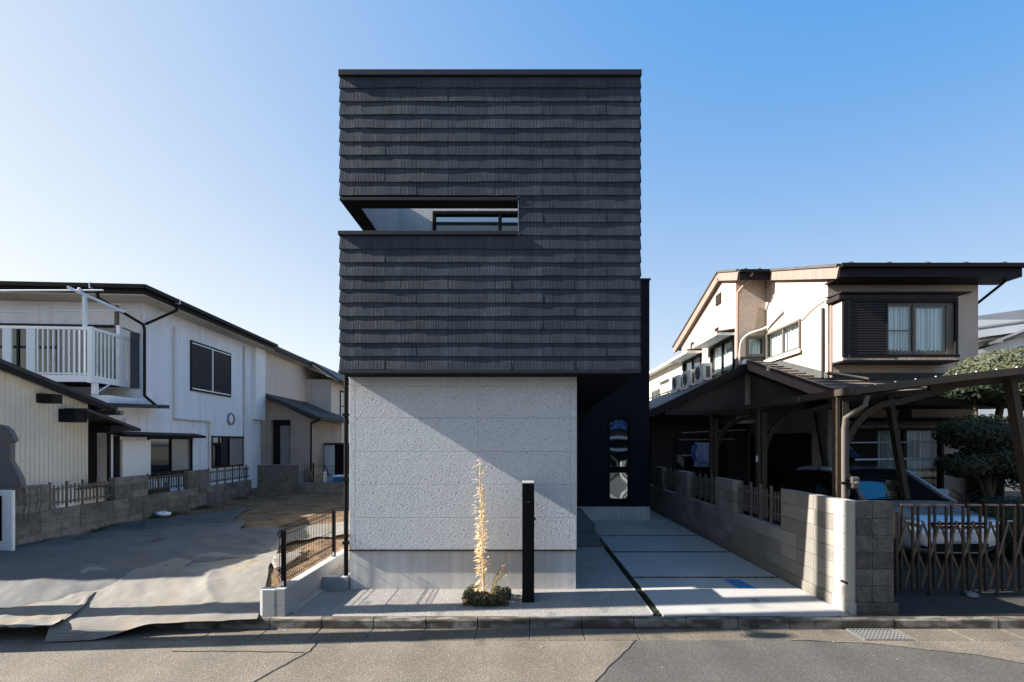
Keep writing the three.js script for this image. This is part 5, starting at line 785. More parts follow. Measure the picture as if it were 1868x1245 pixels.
// ================================================================ the beige stucco house on the right
{
  const h = thing('stucco_house', 'beige stucco two-storey house with brown bargeboards and a projecting window on the right', 'house');
  const XA = 7.14, DA = 10.8, DBk = 13.56, XBk = 6.26, XE = 10.67, DC = 18.2, ridge = 14.5, hr = 7.33, he = 5.90, DE = 10.3;
  const roofAt = (d) => d < ridge ? lerp(he, hr, (d - DE) / (ridge - DE)) : lerp(hr, he - 0.05, (d - ridge) / (18.8 - ridge));
  const wt = (d) => roofAt(d) - 0.10;
  // openings in the left walls
  const onX = (X, px, py) => { const d = X * F / (px - VX); return [d, ay(py, d)]; };
  const wA = [onX(XA, 1460, 600)[0], onX(XA, 1402, 600)[0], 4.50, 5.16], wB1 = [onX(XBk, 1339, 640)[0], onX(XBk, 1299, 640)[0], 3.95, 5.12], wB2 = [onX(XBk, 1279, 640)[0], onX(XBk, 1249, 640)[0], 3.95, 5.10];
  const hole = (a) => [[a[0], a[2]], [a[0], a[3]], [a[1], a[3]], [a[1], a[2]]];
  mesh('left_wall', ext('dy', [[DA, 0], [DBk, 0], [DBk, wt(DBk)], [DA, wt(DA)]], XA, XA + 0.18, [hole(wA)]), M.stucco, h);
  mesh('left_wall', ext('dy', [[DBk, 2.6], [DC, 2.6], [DC, wt(DC)], [ridge, wt(ridge)], [DBk, wt(DBk)]], XBk, XBk + 0.18, [hole(wB1), hole(wB2)]), M.stucco, h);
  const sw = [ax(1363, DBk), ax(1391, DBk), ay(649, DBk), ay(616, DBk)];
  mesh('step_wall', ext('xy', [[XBk + 0.181, 2.6], [XA - 0.001, 2.6], [XA - 0.001, wt(DBk)], [XBk + 0.181, wt(DBk)]], DBk, DBk + 0.18, [[[sw[0], sw[2]], [sw[0], sw[3]], [sw[1], sw[3]], [sw[1], sw[2]]]]), M.stucco, h);
  const fw = [ax(1600, DA), ax(1716, DA), ay(908, DA), ay(786, DA)], bw = [ax(1550, DA), ax(1745, DA), 4.0, 5.3];
  mesh('front_wall', ext('xy', [[XA + 0.181, 0], [XE, 0], [XE, wt(DA)], [XA + 0.181, wt(DA)]], DA, DA + 0.18, [[[fw[0], fw[2]], [fw[0], fw[3]], [fw[1], fw[3]], [fw[1], fw[2]]], [[bw[0], bw[2]], [bw[0], bw[3]], [bw[1], bw[3]], [bw[1], bw[2]]]]), M.stucco, h);
  mesh('core', [box(XA + 0.9, XE - 0.01, 0, 5.7, DA + 0.8, DC), box(XBk + 0.8, XE - 0.02, 2.6, 5.7, DBk + 0.8, DC - 0.01), ext('dy', [[DA + 0.2, 5.5], [DC - 0.1, 5.5], [DC - 0.1, wt(DC) - 0.02], [ridge, wt(ridge) - 0.02], [DA + 0.2, wt(DA) - 0.02]], XA + 0.2, XE - 0.03)], M.darkRoom, h);
  mesh('right_wall', ext('dy', [[DA + 0.181, 0], [DC, 0], [DC, wt(DC)], [ridge, wt(ridge)], [DA + 0.181, wt(DA)]], XE - 0.18, XE), M.stucco, h);
  // roof
  const rs = (x0, x1, a, b) => slabOf([V(x0, roofAt(a) + 0.04, -a), V(x1, roofAt(a) + 0.04, -a), V(x1, roofAt(b) + 0.04, -b), V(x0, roofAt(b) + 0.04, -b)], 0.12);
  mesh('roof', [rs(XA - 0.09, 11.15, DE - 0.02, ridge), rs(XBk - 0.11, 11.15, ridge, 18.8), rs(XBk - 0.11, XA - 0.091, 13.15, ridge)], M.roofGrey, h);
  const brg = (X, a, b) => beam(V(X, roofAt(a) - 0.06, -a), V(X, roofAt(b) - 0.06, -b), 0.035, 0.26);
  mesh('barge_board', brg(XA - 0.105, DE - 0.02, 13.2), M.pinkPaint, h); mesh('barge_board', [brg(XBk - 0.125, 13.15, ridge)], M.pinkPaint, h); mesh('barge_board', [brg(XBk - 0.125, ridge, 18.8)], M.pinkPaint, h);
  mesh('verge_cap', [beam(V(XA - 0.12, roofAt(DE) + 0.09, -DE + 0.04), V(XA - 0.12, roofAt(13.2) + 0.09, -13.2), 0.08, 0.06), beam(V(XBk - 0.14, roofAt(13.15) + 0.09, -13.15), V(XBk - 0.14, roofAt(ridge) + 0.09, -ridge), 0.08, 0.06), beam(V(XBk - 0.14, roofAt(ridge) + 0.09, -ridge), V(XBk - 0.14, roofAt(18.8) + 0.09, -18.85), 0.08, 0.06)], M.roofGrey, h);
  mesh('verge_soffit', [slabOf([V(XBk - 0.10, roofAt(ridge) - 0.1, -ridge), V(XBk - 0.10, roofAt(18.8) - 0.1, -18.8), V(XBk, roofAt(18.8) - 0.1, -18.8), V(XBk, roofAt(ridge) - 0.1, -ridge)], 0.02)], M.soffit, h);
  mesh('step_fascia', [box(XBk - 0.10, XA - 0.12, roofAt(13.15) - 0.20, roofAt(13.15) + 0.02, 13.12, 13.15)], M.darkBrown, h);
  mesh('step_gutter', beam(V(XBk - 0.12, roofAt(13.15) + 0.03, -13.06), V(XA - 0.14, roofAt(13.15) + 0.03, -13.06), 0.10, 0.08), M.darkBrown, h);
  mesh('fascia', box(XA - 0.085, 11.13, he - 0.17, he + 0.03, DE - 0.03, DE + 0.01), M.darkBrown, h); mesh('eave_gutter', [beam(V(XA - 0.08, he + 0.07, -DE + 0.075), V(11.3, he + 0.07, -DE + 0.075), 0.10, 0.085)], M.darkBrown, h); mesh('eave_soffit', box(XA - 0.07, 11.12, he - 0.17, he - 0.14, DE + 0.011, DA + 0.01), M.darkBrown, h);
  mesh('eave_brace', bar(V(XE + 0.02, 5.28, -DA - 0.1), V(11.0, 5.72, -DE - 0.2), 0.03, 8), M.darkBrown, h);
  for (let i = 0; i < 5; i++) { mesh('snow_guard', ball(V(7.35 + i * 0.86, he + 0.15, -DE - 0.05), 0.085, 0.05, 0.06, 10), M.roofGrey, h); mesh('snow_guard', ball(V(7.62 + i * 0.86, he + 0.16, -DE - 0.20), 0.07, 0.045, 0.06, 10), M.roofGrey, h); }
  for (let i = 0; i < 2; i++) mesh('snow_guard', ball(V(6.35 + i * 0.4, roofAt(13.15) + 0.12, -13.2), 0.07, 0.05, 0.06, 10), M.roofGrey, h);
  // left-wall windows, awnings and vents
  const sideWin = (X, a, frame, glass) => { const [d0, d1, y0, y1] = a, m = (d0 + d1) / 2, w = mesh('window', [box(X - 0.05, X + 0.05, y0 - 0.05, y0, d0 - 0.05, d1 + 0.05), box(X - 0.05, X + 0.05, y1, y1 + 0.05, d0 - 0.05, d1 + 0.05), box(X - 0.05, X + 0.05, y0, y1, d0 - 0.05, d0), box(X - 0.05, X + 0.05, y0, y1, d1, d1 + 0.05), box(X - 0.02, X + 0.04, y0, y1, m - 0.03, m + 0.03)], frame, h); mesh('pane', box(X + 0.02, X + 0.026, y0, y1, d0, d1), M.glass, w); mesh('curtain', sheet((s, t) => V(X + 0.12 + 0.02 * Math.sin(s * 60), lerp(y0, y1, t), -lerp(d0, d1, s)), 80, 1), M.curtain, w); return w; };
  sideWin(XA, wA, M.ironGrey); sideWin(XBk, wB1, M.darkBrown); sideWin(XBk, wB2, M.darkBrown);
  mesh('sill', box(XA - 0.09, XA - 0.051, wA[2] - 0.16, wA[2] - 0.06, wA[0] - 0.1, wA[1] + 0.12), M.creamPipe, h);
  const aw = (d0, d1, y) => { const o = mesh('awning', [slabOf([V(XBk, y + 0.10, -d0), V(XBk, y + 0.10, -d1), V(XBk - 0.55, y + 0.02, -d1), V(XBk - 0.55, y + 0.02, -d0)], 0.03)], M.pinkPaint, h); mesh('underside', [box(XBk - 0.54, XBk - 0.002, y - 0.10, y - 0.02, d0 + 0.01, d1 - 0.01)], M.white, o); };
  aw(13.62, 15.6, 5.32); aw(16.1, 18.2, 5.28);
  const louvre = (d, y, s) => { const l = mesh('louvre', box(XBk - 0.03, XBk - 0.002, y, y + s, d, d + s * 1.1), M.brown, h); for (let i = 0; i < 4; i++) mesh('louvre_blade', box(XBk - 0.045, XBk - 0.03, y + s * (0.08 + 0.24 * i), y + s * (0.2 + 0.24 * i), d + 0.02, d + s * 1.1 - 0.02), M.brown, l); };
  louvre(14.55, 6.45, 0.34); louvre(14.75, 5.50, 0.24); louvre(16.9, 5.5, 0.24);
  // small window on the step wall
  const w3 = mesh('window', [box(sw[0] - 0.04, sw[0] + 0.03, sw[2] - 0.04, sw[3] + 0.04, DBk - 0.06, DBk + 0.06), box(sw[1] - 0.03, sw[1] + 0.04, sw[2] - 0.04, sw[3] + 0.04, DBk - 0.06, DBk + 0.06), box(sw[0] + 0.03, sw[1] - 0.03, sw[3] - 0.03, sw[3] + 0.04, DBk - 0.06, DBk + 0.06), box(sw[0] + 0.03, sw[1] - 0.03, sw[2] - 0.04, sw[2] + 0.03, DBk - 0.06, DBk + 0.06)], M.ironGrey, h); mesh('pane', box(sw[0] + 0.03, sw[1] - 0.03, sw[2] + 0.03, sw[3] - 0.03, DBk + 0.0, DBk + 0.006), M.glass, w3); mesh('curtain', sheet((s, t) => V(lerp(sw[0], sw[1], s), lerp(sw[2], sw[3], t), -DBk - 0.12 - 0.015 * Math.sin(s * 30)), 40, 1), M.curtain, w3);
  mesh('flashing', [box(XBk + 0.01, XA - 0.01, 4.34, 4.55, DBk - 0.03, DBk - 0.001)], M.roofDark, h);
  mesh('side_flashing', [ext('dy', [[DA - 0.05, 3.42], [DBk - 0.03, 4.34], [DBk - 0.03, 4.56], [DA - 0.05, 3.66]], XA - 0.03, XA - 0.001)], M.roofGrey, h);
  mesh('front_flashing', [box(XA - 0.02, XE, 3.42, 3.66, DA - 0.035, DA - 0.001)], M.roofDark, h);
  // pipes
  mesh('downpipe', pipe([V(XBk + 0.25, roofAt(13.15), -13.08), V(XBk + 0.2, 6.72, -13.2), V(XBk + 0.02, 6.42, -13.48), V(XBk + 0.01, 4.3, -13.5)], 0.038, 8), M.pinkPaint, h);
  mesh('downpipe', pipe([V(XA + 0.05, 5.28, -DA + 0.05), V(XA + 0.05, 3.55, -DA + 0.05)], 0.035, 8), M.pinkPaint, h); mesh('downpipe', pipe([V(XA - 0.04, 5.22, -DA - 0.12), V(XA - 0.04, 3.55, -DA - 0.12)], 0.03, 8), M.brown, h);
  mesh('duct', [curve([V(XBk + 0.06, 4.3, -DBk + 0.08), V(XBk + 0.06, 4.75, -DBk + 0.08), V(XBk + 0.12, 5.02, -DBk + 0.08), V(XBk + 0.35, 5.22, -DBk + 0.08), V(XA - 0.12, 5.36, -DBk + 0.10), V(XA - 0.05, 5.42, -DBk + 0.3), V(XA - 0.05, 5.62, -12.6)], 0.028, 40, 10)], M.white, h);
  mesh('cable', curve([V(XA - 0.012, 5.15, -11.8), V(XA - 0.012, 5.32, -11.3), V(XA - 0.012, 5.38, -10.9)], 0.008, 10, 5), M.ironGrey, h);
  // projecting window box
  const px0 = 7.2, px1 = ax(1748, 10.35), f0 = 10.35, y0 = ay(657, f0), y1 = ay(545, f0);
  const b = mesh('window_box', [box(px0, px0 + 0.06, y0 + 0.06, y1 - 0.03, f0 + 0.06, DA - 0.001), box(px1 - 0.06, px1, y0 + 0.06, y1 - 0.03, f0 + 0.06, DA - 0.001), box(px0, px1, y0, y0 + 0.06, f0 + 0.02, DA - 0.001)], M.stucco, h); b.userData.label = 'projecting window box with shutter and curtains';
  const gx = ax(1549, f0), sx = ax(1621, f0), mx = ax(1673, f0);
  mesh('box_frame', [box(gx, gx + 0.05, y0 + 0.061, y1, f0, f0 + 0.08), box(px1 - 0.05, px1 + 0.01, y0 + 0.061, y1, f0, f0 + 0.059), box(gx + 0.05, px1 - 0.05, y1 - 0.07, y1, f0, f0 + 0.08), box(gx, px1 + 0.02, y0 + 0.061, y0 + 0.12, f0 - 0.03, f0 - 0.001), box(px0, gx - 0.001, y0 + 0.062, y1, f0 + 0.005, f0 + 0.059)], M.darkBrown, b);
  mesh('ledge', box(px0 - 0.01, px1 + 0.03, y0 - 0.04, y0 - 0.001, f0 - 0.01, DA - 0.001), M.brown, b);
  mesh('hood', [slabOf([V(XA - 0.05, y1 + 0.14, -f0 + 0.08), V(ax(1768, f0), y1 + 0.14, -f0 + 0.08), V(ax(1768, f0), y1 + 0.17, -DA), V(XA - 0.05, y1 + 0.17, -DA)], 0.03), box(XA - 0.04, px1, y1 + 0.002, y1 + 0.10, f0 + 0.0, DA - 0.001)], M.brown, b);
  const sh = mesh('storm_shutter', box(gx + 0.05, sx, y0 + 0.13, y1 - 0.071, f0 + 0.03, f0 + 0.05), M.brown, b); for (let y = y0 + 0.14; y < y1 - 0.10; y += 0.058) mesh('shutter_slat', ext('dy', [[f0 + 0.03, y], [f0 + 0.03, y + 0.05], [f0 + 0.021, y + 0.046], [f0 + 0.008, y + 0.006]], gx + 0.052, sx - 0.03), M.brown, sh); mesh('shutter_edge', box(sx - 0.028, sx + 0.005, y0 + 0.13, y1 - 0.071, f0 + 0.005, f0 + 0.051), M.brown, sh);
  mesh('sash', [box(mx - 0.03, mx + 0.03, y0 + 0.13, y1 - 0.071, f0 + 0.06, f0 + 0.10), box(sx, mx - 0.03, y0 + 0.13, y0 + 0.2, f0 + 0.07, f0 + 0.11), box(mx + 0.03, px1 - 0.12, y0 + 0.13, y0 + 0.2, f0 + 0.06, f0 + 0.10), box(px1 - 0.2, px1 - 0.05, y0 + 0.13, y1 - 0.071, f0 + 0.055, f0 + 0.10), box(sx, mx - 0.03, (y0 + y1) / 2 - 0.02, (y0 + y1) / 2, f0 + 0.075, f0 + 0.105), box(sx, mx - 0.03, y1 - 0.14, y1 - 0.071, f0 + 0.07, f0 + 0.11), box(mx + 0.03, px1 - 0.2, y1 - 0.14, y1 - 0.071, f0 + 0.06, f0 + 0.10)], M.ironGrey, b);
  mesh('pane', box(sx, mx - 0.03, y0 + 0.2, y1 - 0.14, f0 + 0.09, f0 + 0.095), M.glass, b); mesh('pane', box(mx + 0.03, px1 - 0.2, y0 + 0.2, y1 - 0.14, f0 + 0.078, f0 + 0.083), M.glass, b);
  const drape = (x0, x1, ya, yb2, d, k) => sheet((s, t) => V(lerp(x0, x1, s), lerp(ya + 0.02 * Math.sin(s * 40), yb2, t), -d - 0.018 * Math.sin(s * k + 2 * Math.sin(s * 9)) * (1.2 - t * 0.4)), 90, 4);
  mesh('curtain', [drape(sx + 0.02, mx - 0.04, y0 + 0.25, y1 - 0.1, f0 + 0.16, 44)], M.curtain, b); mesh('curtain', [drape(mx + 0.035, px1 - 0.21, y0 + 0.24, y1 - 0.18, f0 + 0.15, 38)], M.curtain, b);
  mesh('box_back', box(px0 + 0.07, px1 - 0.07, y0 + 0.13, y1 - 0.02, f0 + 0.22, f0 + 0.25), M.darkRoom, b);
  // ground floor front: window with awning, vent
  const gw2 = mesh('window', [box(fw[0] - 0.06, fw[0], fw[2], fw[3] + 0.06, DA - 0.03, DA + 0.1), box(fw[1], fw[1] + 0.06, fw[2], fw[3] + 0.06, DA - 0.03, DA + 0.1), box(fw[0], fw[1], fw[3], fw[3] + 0.06, DA - 0.03, DA + 0.1), box(fw[0] + 0.62, fw[0] + 0.70, fw[2], fw[3], DA, DA + 0.08), box(fw[0], fw[1], fw[2] - 0.06, fw[2], DA - 0.03, DA + 0.1), box(fw[0] + 0.70, fw[1], 1.18, 1.22, DA + 0.02, DA + 0.06)], M.darkBrown, h);
  mesh('pane', box(fw[0], fw[0] + 0.62, fw[2], fw[3], DA + 0.04, DA + 0.046), M.glass, gw2); mesh('pane', box(fw[0] + 0.70, fw[1], fw[2], fw[3], DA + 0.03, DA + 0.036), M.glass, gw2); mesh('curtain', drape(fw[0], fw[1], fw[2], fw[3], DA + 0.25, 60), M.curtain, gw2);
  mesh('shutter_case', cbox(XA + 0.5, fw[0] - 0.08, 0.75, 2.35, DA - 0.10, DA - 0.001, 0.01), M.darkBrown, h);
  mesh('awning', [slabOf([V(ax(1550, DA), 2.62, -DA), V(ax(1735, DA), 2.62, -DA), V(ax(1735, DA), 2.50, -DA + 0.5), V(ax(1550, DA), 2.50, -DA + 0.5)], 0.08)], M.roofDark, h);
  const lv = mesh('louvre', box(ax(1641, DA), ax(1662, DA), ay(765, DA), ay(748, DA), DA - 0.03, DA - 0.001), M.brown, h); for (let i = 0; i < 4; i++) mesh('louvre_blade', box(ax(1642, DA), ax(1661, DA), ay(763 - i * 4, DA), ay(761 - i * 4, DA), DA - 0.045, DA - 0.031), M.darkBrown, lv);
  const unit = thing('wall_heater', 'dark metal outdoor unit against the stucco wall under the clipped tree', 'outdoor unit'); mesh('case', cbox(ax(1790, 10.4), ax(1835, 10.4), 0.55, 1.45, 10.4, 10.75, 0.015), M.brown, unit); for (let i = 0; i < 8; i++) mesh('grille_bar', box(ax(1797 + i * 4.3, 10.4), ax(1798.5 + i * 4.3, 10.4), 0.7, 1.25, 10.38, 10.399), M.blackMatt, unit);
  // lower roofs: front slope, left slope, with tile courses; gable infills; posts and dark ground floor beneath
  const lh = (d) => 3.06 + 0.345 * (d - 9.6), xg = 6.5;
  const lr = mesh('lower_roof', [slabOf([V(xg, lh(9.6), -9.6), V(11, lh(9.6), -9.6), V(11, lh(DA) - 0.01, -DA + 0.002), V(xg, lh(DA), -DA + 0.002)], 0.10), slabOf([V(xg, lh(DA), -DA - 0.002), V(XA - 0.002, lh(DA), -DA - 0.002), V(XA - 0.002, lh(13.5), -13.5), V(xg, lh(13.5), -13.5)], 0.10)], M.roofDark, h);
  for (let i = 0; i < 12; i++) { const a = 9.62 + i * 0.325, bb = a + 0.30, xe = a < DA - 0.2 ? 11 : XA - 0.035; mesh('tile_course', slabOf([V(xg + 0.02, lh(a) + 0.05, -a), V(xe, lh(a) + 0.05, -a), V(xe, lh(bb) + 0.015, -Math.min(bb, 13.5)), V(xg + 0.02, lh(bb) + 0.015, -Math.min(bb, 13.5))], 0.04), M.brownTile ??= mat([0.20, 0.165, 0.14], 0.7, { map: T.mottle }), lr); }
  mesh('barge_board', [beam(V(xg - 0.02, lh(9.58) - 0.08, -9.58), V(xg - 0.02, lh(13.45) - 0.08, -13.45), 0.04, 0.22)], M.pinkPaint, h); mesh('verge_cap', [beam(V(xg - 0.02, lh(9.58) + 0.07, -9.58), V(xg - 0.02, lh(13.45) + 0.07, -13.45), 0.09, 0.06)], M.roofDark, h);
  mesh('eave_gutter', [beam(V(xg, lh(9.6) - 0.04, -9.52), V(11, lh(9.6) - 0.04, -9.52), 0.10, 0.09), box(xg + 0.05, 10.9, lh(9.6) - 0.25, lh(9.6) - 0.11, 9.60, DA - 0.05)], M.darkBrown, h);
  mesh('corner_gutter', bar(V(XA - 0.2, 3.62, -10.5), V(XA + 0.25, 3.38, -9.85), 0.04, 10), M.ironGrey, h);
  const ly = (x) => 4.22 - 0.475 * (6.42 - x), llr = mesh('left_roof', slabOf([V(XBk - 0.01, ly(XBk) + 0.03, -13.3), V(3.72, ly(3.72), -13.3), V(3.72, ly(3.72), -21), V(XBk - 0.01, ly(XBk) + 0.03, -21)], 0.12), M.roofDark, h);
  mesh('roof_flashing', [beam(V(XBk + 0.10, 4.33, -13.25), V(XBk - 0.04, 4.25, -18), 0.12, 0.08), beam(V(6.45, ly(6.45) + 0.13, -13.28), V(6.52, 4.40, -13.6), 0.2, 0.1)], M.alu, h);
  mesh('barge_board', [beam(V(xg - 0.05, ly(xg - 0.05) - 0.03, -13.27), V(3.68, ly(3.68) - 0.06, -13.27), 0.04, 0.22)], M.darkBrown, h);
  mesh('left_gutter', beam(V(3.66, ly(3.66) - 0.06, -13.2), V(3.66, ly(3.66) - 0.06, -21), 0.1, 0.1), M.darkBrown, h);
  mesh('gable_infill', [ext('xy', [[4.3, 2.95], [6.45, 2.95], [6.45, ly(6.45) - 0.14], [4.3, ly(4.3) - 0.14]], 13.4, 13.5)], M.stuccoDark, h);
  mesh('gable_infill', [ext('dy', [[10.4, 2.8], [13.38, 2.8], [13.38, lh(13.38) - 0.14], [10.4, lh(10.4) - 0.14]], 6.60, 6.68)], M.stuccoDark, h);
  mesh('lintel', [beam(V(4.1, 2.9, -13.36), V(6.62, 2.9, -13.36), 0.10, 0.14), beam(V(6.62, 2.86, -13.3), V(6.62, 2.86, -10.2), 0.10, 0.14)], M.brown, h);
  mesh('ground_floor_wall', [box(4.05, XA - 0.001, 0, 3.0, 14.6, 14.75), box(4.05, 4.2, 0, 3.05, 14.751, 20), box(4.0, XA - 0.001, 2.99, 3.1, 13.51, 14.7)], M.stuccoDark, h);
  const shut = mesh('ground_shutter', box(XA - 0.06, XA - 0.002, 0.05, 2.25, 11.4, 14.4), M.darkBrown, h); for (let y = 0.1; y < 2.2; y += 0.11) mesh('shutter_slat', box(XA - 0.075, XA - 0.06, y, y + 0.085, 11.42, 14.38), M.darkBrown, shut);
  const gwn = mesh('window', [box(4.75, 4.82, 0.8, 2.3, 14.55, 14.599), box(6.4, 6.47, 0.8, 2.3, 14.55, 14.599), box(4.82, 6.4, 2.23, 2.3, 14.55, 14.599), box(4.82, 6.4, 0.8, 0.87, 14.55, 14.599), box(5.58, 5.64, 0.87, 2.23, 14.56, 14.599)], M.brown, h); mesh('pane', box(4.82, 5.58, 0.87, 2.23, 14.585, 14.592), M.darkGlass, gwn); mesh('pane', box(5.64, 6.4, 0.87, 2.23, 14.58, 14.587), M.darkGlass, gwn);
  mesh('veranda_deck', box(4.2, 6.4, 0.75, 0.8, 12.6, 14.5), M.brown, h);
}
// three outdoor units on the lower roof
{
  const u = thing('outdoor_unit', 'white air conditioner outdoor unit on the lower roof, nearest of three', 'air conditioner', 'air conditioner units on the lower roof'); u.position.set(5.98, 4.06, -14.95);
  mesh('case', cbox(-0.15, 0.15, 0, 0.56, 0, 0.78, 0.015), M.white, u); mesh('fan_guard', (() => { const g = new THREE.TorusGeometry(0.2, 0.012, 8, 28); g.rotateY(Math.PI / 2); g.translate(-0.156, 0.28, -0.44); return g; })(), M.stone, u);
  for (let i = 0; i < 5; i++) mesh('guard_ring', (() => { const g = new THREE.TorusGeometry(0.035 + i * 0.033, 0.005, 6, 24); g.rotateY(Math.PI / 2); g.translate(-0.158, 0.28, -0.44); return g; })(), M.stone, u);
  mesh('fan_well', (() => { const g = new THREE.CylinderGeometry(0.19, 0.19, 0.004, 24); g.rotateZ(Math.PI / 2); g.translate(-0.1525, 0.28, -0.44); return g; })(), M.ironGrey, u);
  mesh('valve_panel', box(-0.05, 0.08, 0.1, 0.46, -0.012, -0.001), M.ironGrey, u);
  mesh('stand', [beam(V(-0.2, -0.06, 0.02), V(-0.2, -0.06, -0.8), 0.04, 0.04), beam(V(0.2, -0.06, 0.02), V(0.2, -0.06, -0.8), 0.04, 0.04), box(-0.22, 0.22, -0.05, -0.005, 0.08, 0.12), box(-0.22, 0.22, -0.05, -0.005, 0.66, 0.70), box(-0.22, -0.18, -0.3, -0.08, 0.1, 0.14), box(-0.22, -0.18, -0.3, -0.08, 0.64, 0.68)], M.paleBlue, u);
  [['white air conditioner outdoor unit on the lower roof, middle of three', 16.05], ['white air conditioner outdoor unit on the lower roof, farthest of three', 17.2]].forEach(([l, d]) => { const c = u.clone(); c.name = numbered('outdoor_unit'); c.userData = { ...c.userData, label: l }; c.position.set(5.94, 4.02, -d); scene.add(c); });
}
// laundry and poles under the lower roof and the carport
{
  const pole = (l, a, b, m, r = 0.016) => { const t = thing('drying_pole', l, 'laundry pole'); mesh('pole', bar(a, b, r, 8), m, t); for (const p of [a, b]) mesh('end_cap', ball(p, r * 1.3), m, t); };
  pole('brown-grey laundry pole in the dark bay above the hanging towel', at(1245, 790, 12.4), at(1360, 785, 12.4), M.ironGrey);
  pole('lower laundry pole across the dark bay carrying the towel', at(1240, 803, 12.4), at(1340, 802, 12.4), M.ironGrey);
  pole('upper pale blue laundry pole in front of the ground floor curtains', at(1541, 808, 9.9), at(1718, 807, 9.9), M.paleBlue, 0.014);
  pole('lower pale blue laundry pole in front of the ground floor curtains', at(1562, 839, 9.6), at(1748, 836, 9.6), M.paleBlue, 0.02);
  const tw = thing('towel', 'white-blue towel hanging under the neighbour\'s lower roof', 'towel'); mesh('fabric', sheet((s, t) => { const p = at(lerp(1268, 1296, s), lerp(852, 808, t), 12.3); p.z += 0.05 * Math.sin(s * 12) * (1 - t); p.x += 0.05 * (1 - t) * (s - 0.6); return p; }, 30, 12), M.cloth, tw); mesh('border', sheet((s, t) => { const p = at(lerp(1272, 1296, s), lerp(846, 843, t), 12.26); p.z += 0.05 * Math.sin(s * 12) * 0.9; return p; }, 30, 2), M.clothBlue, tw);
  const sh = thing('blue_shirt', 'small blue garment hanging left of the white towel', 'garment'); mesh('fabric', sheet((s, t) => { const p = at(lerp(1264, 1273, s) - 3 * Math.sin(t * 3), lerp(840, 812, t), 12.2); p.z += 0.04 * Math.sin(s * 9 + t * 5); return p; }, 16, 10), M.clothBlue, sh); mesh('clip', ball(at(1269, 811, 12.2), 0.02), M.blue, sh);
  const hg = thing('blue_hangers', 'bunch of blue plastic hangers hanging beside the nearest carport post', 'hangers'); for (let i = 0; i < 3; i++) { const o = i * 5, p = (x, y) => at(x + o * 0.6, y + o * 0.5, 9.85 + i * 0.05); mesh('hanger', pipe([p(1548, 812), p(1550, 818), p(1538, 828), p(1562, 828), p(1550, 818)], 0.009, 6), M.blue, hg); }
  const tm = thing('thermometer', 'small white thermometer strip on the second carport post', 'thermometer'); const q = at(1382, 837, 8.32); mesh('strip', cbox(q.x - 0.015, q.x + 0.015, q.y - 0.06, q.y + 0.05, 8.325, 8.345, 0.004), M.white, tm); mesh('scale', box(q.x - 0.003, q.x + 0.003, q.y - 0.05, q.y + 0.04, 8.322, 8.3245), M.stone, tm);
}
// ---------------------------------------------------------------- clipped cloud tree and hedge
{
  const R = rng(515), t = thing('cloud_tree', 'dark evergreen tree clipped into layered cloud pads beside the right house', 'tree');
  const pads = [[1866, 690, 9.1, 1.34, 0.60, 1.0], [1776, 706, 9.0, 0.56, 0.30, 0.5], [1832, 712, 8.95, 0.62, 0.32, 0.6], [1885, 700, 9.2, 0.8, 0.45, 0.8], [1786, 790, 8.9, 0.76, 0.36, 0.6], [1848, 800, 9.0, 0.46, 0.42, 0.5], [1757, 849, 8.8, 0.42, 0.24, 0.42], [1806, 838, 8.9, 0.52, 0.33, 0.5], [1866, 850, 9.0, 0.46, 0.5, 0.4]];
  const tb = V(at(1802, 900, 9.1).x, 0, -9.1); const tp = [tb, V(tb.x + 0.03, 0.7, -9.1), V(tb.x - 0.02, 1.4, -9.12), V(tb.x + 0.1, 2.1, -9.08), V(tb.x + 0.35, 3.2, -9.1)];
  mesh('trunk', [curve(tp.slice(0, 4), 0.085, 16, 10), curve(tp.slice(2), 0.06, 16, 10)], M.bark, t);
  pads.forEach(([px, py, d, rx, ry, rz], i) => { const c = at(px, py, d); mesh('branch', curve([tp[1 + (i % 3)], c.clone().lerp(tp[2], 0.5).add(V(0, -0.05, 0)), c.clone().add(V(0, -ry * 0.5, 0))], 0.028, 10, 6), M.bark, t); const n = Math.round(5200 * rx * rz + 900); for (let k = 0; k < 3; k++) stuff(mesh('foliage_pad', leaves(c, V(rx, ry, rz), n / 3 | 0, 0.042, R, 0.62), (i === 0 ? M.leaf : M.leafDark)[k], t)); const core = ball(c, rx * 0.72, ry * 0.66, rz * 0.72, 16); mesh('pad_core', core, M.leafCore ??= mat([0.012, 0.020, 0.009], 0.95), t); });  // pads below the top one: their shade is put into darker leaf colours
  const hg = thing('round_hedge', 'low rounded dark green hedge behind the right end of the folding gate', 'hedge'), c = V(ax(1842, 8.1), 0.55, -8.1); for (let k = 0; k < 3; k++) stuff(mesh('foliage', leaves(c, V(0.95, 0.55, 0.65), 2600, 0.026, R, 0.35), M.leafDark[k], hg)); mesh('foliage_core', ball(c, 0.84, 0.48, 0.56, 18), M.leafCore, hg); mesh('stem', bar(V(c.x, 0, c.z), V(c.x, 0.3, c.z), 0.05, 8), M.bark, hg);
  const tw = thing('bare_shrub', 'leafless twiggy shrub between the car and the round hedge', 'shrub'); for (let i = 0; i < 14; i++) { const b = at(1752 + R() * 14, 940, 8.7); mesh('twig', curve([b, b.clone().add(V((R() - 0.5) * 0.2, 0.25, 0)), b.clone().add(V((R() - 0.55) * 0.6, 0.32 + 0.2 * R(), (R() - 0.5) * 0.3))], 0.006, 6, 5), M.bark, tw); }
}
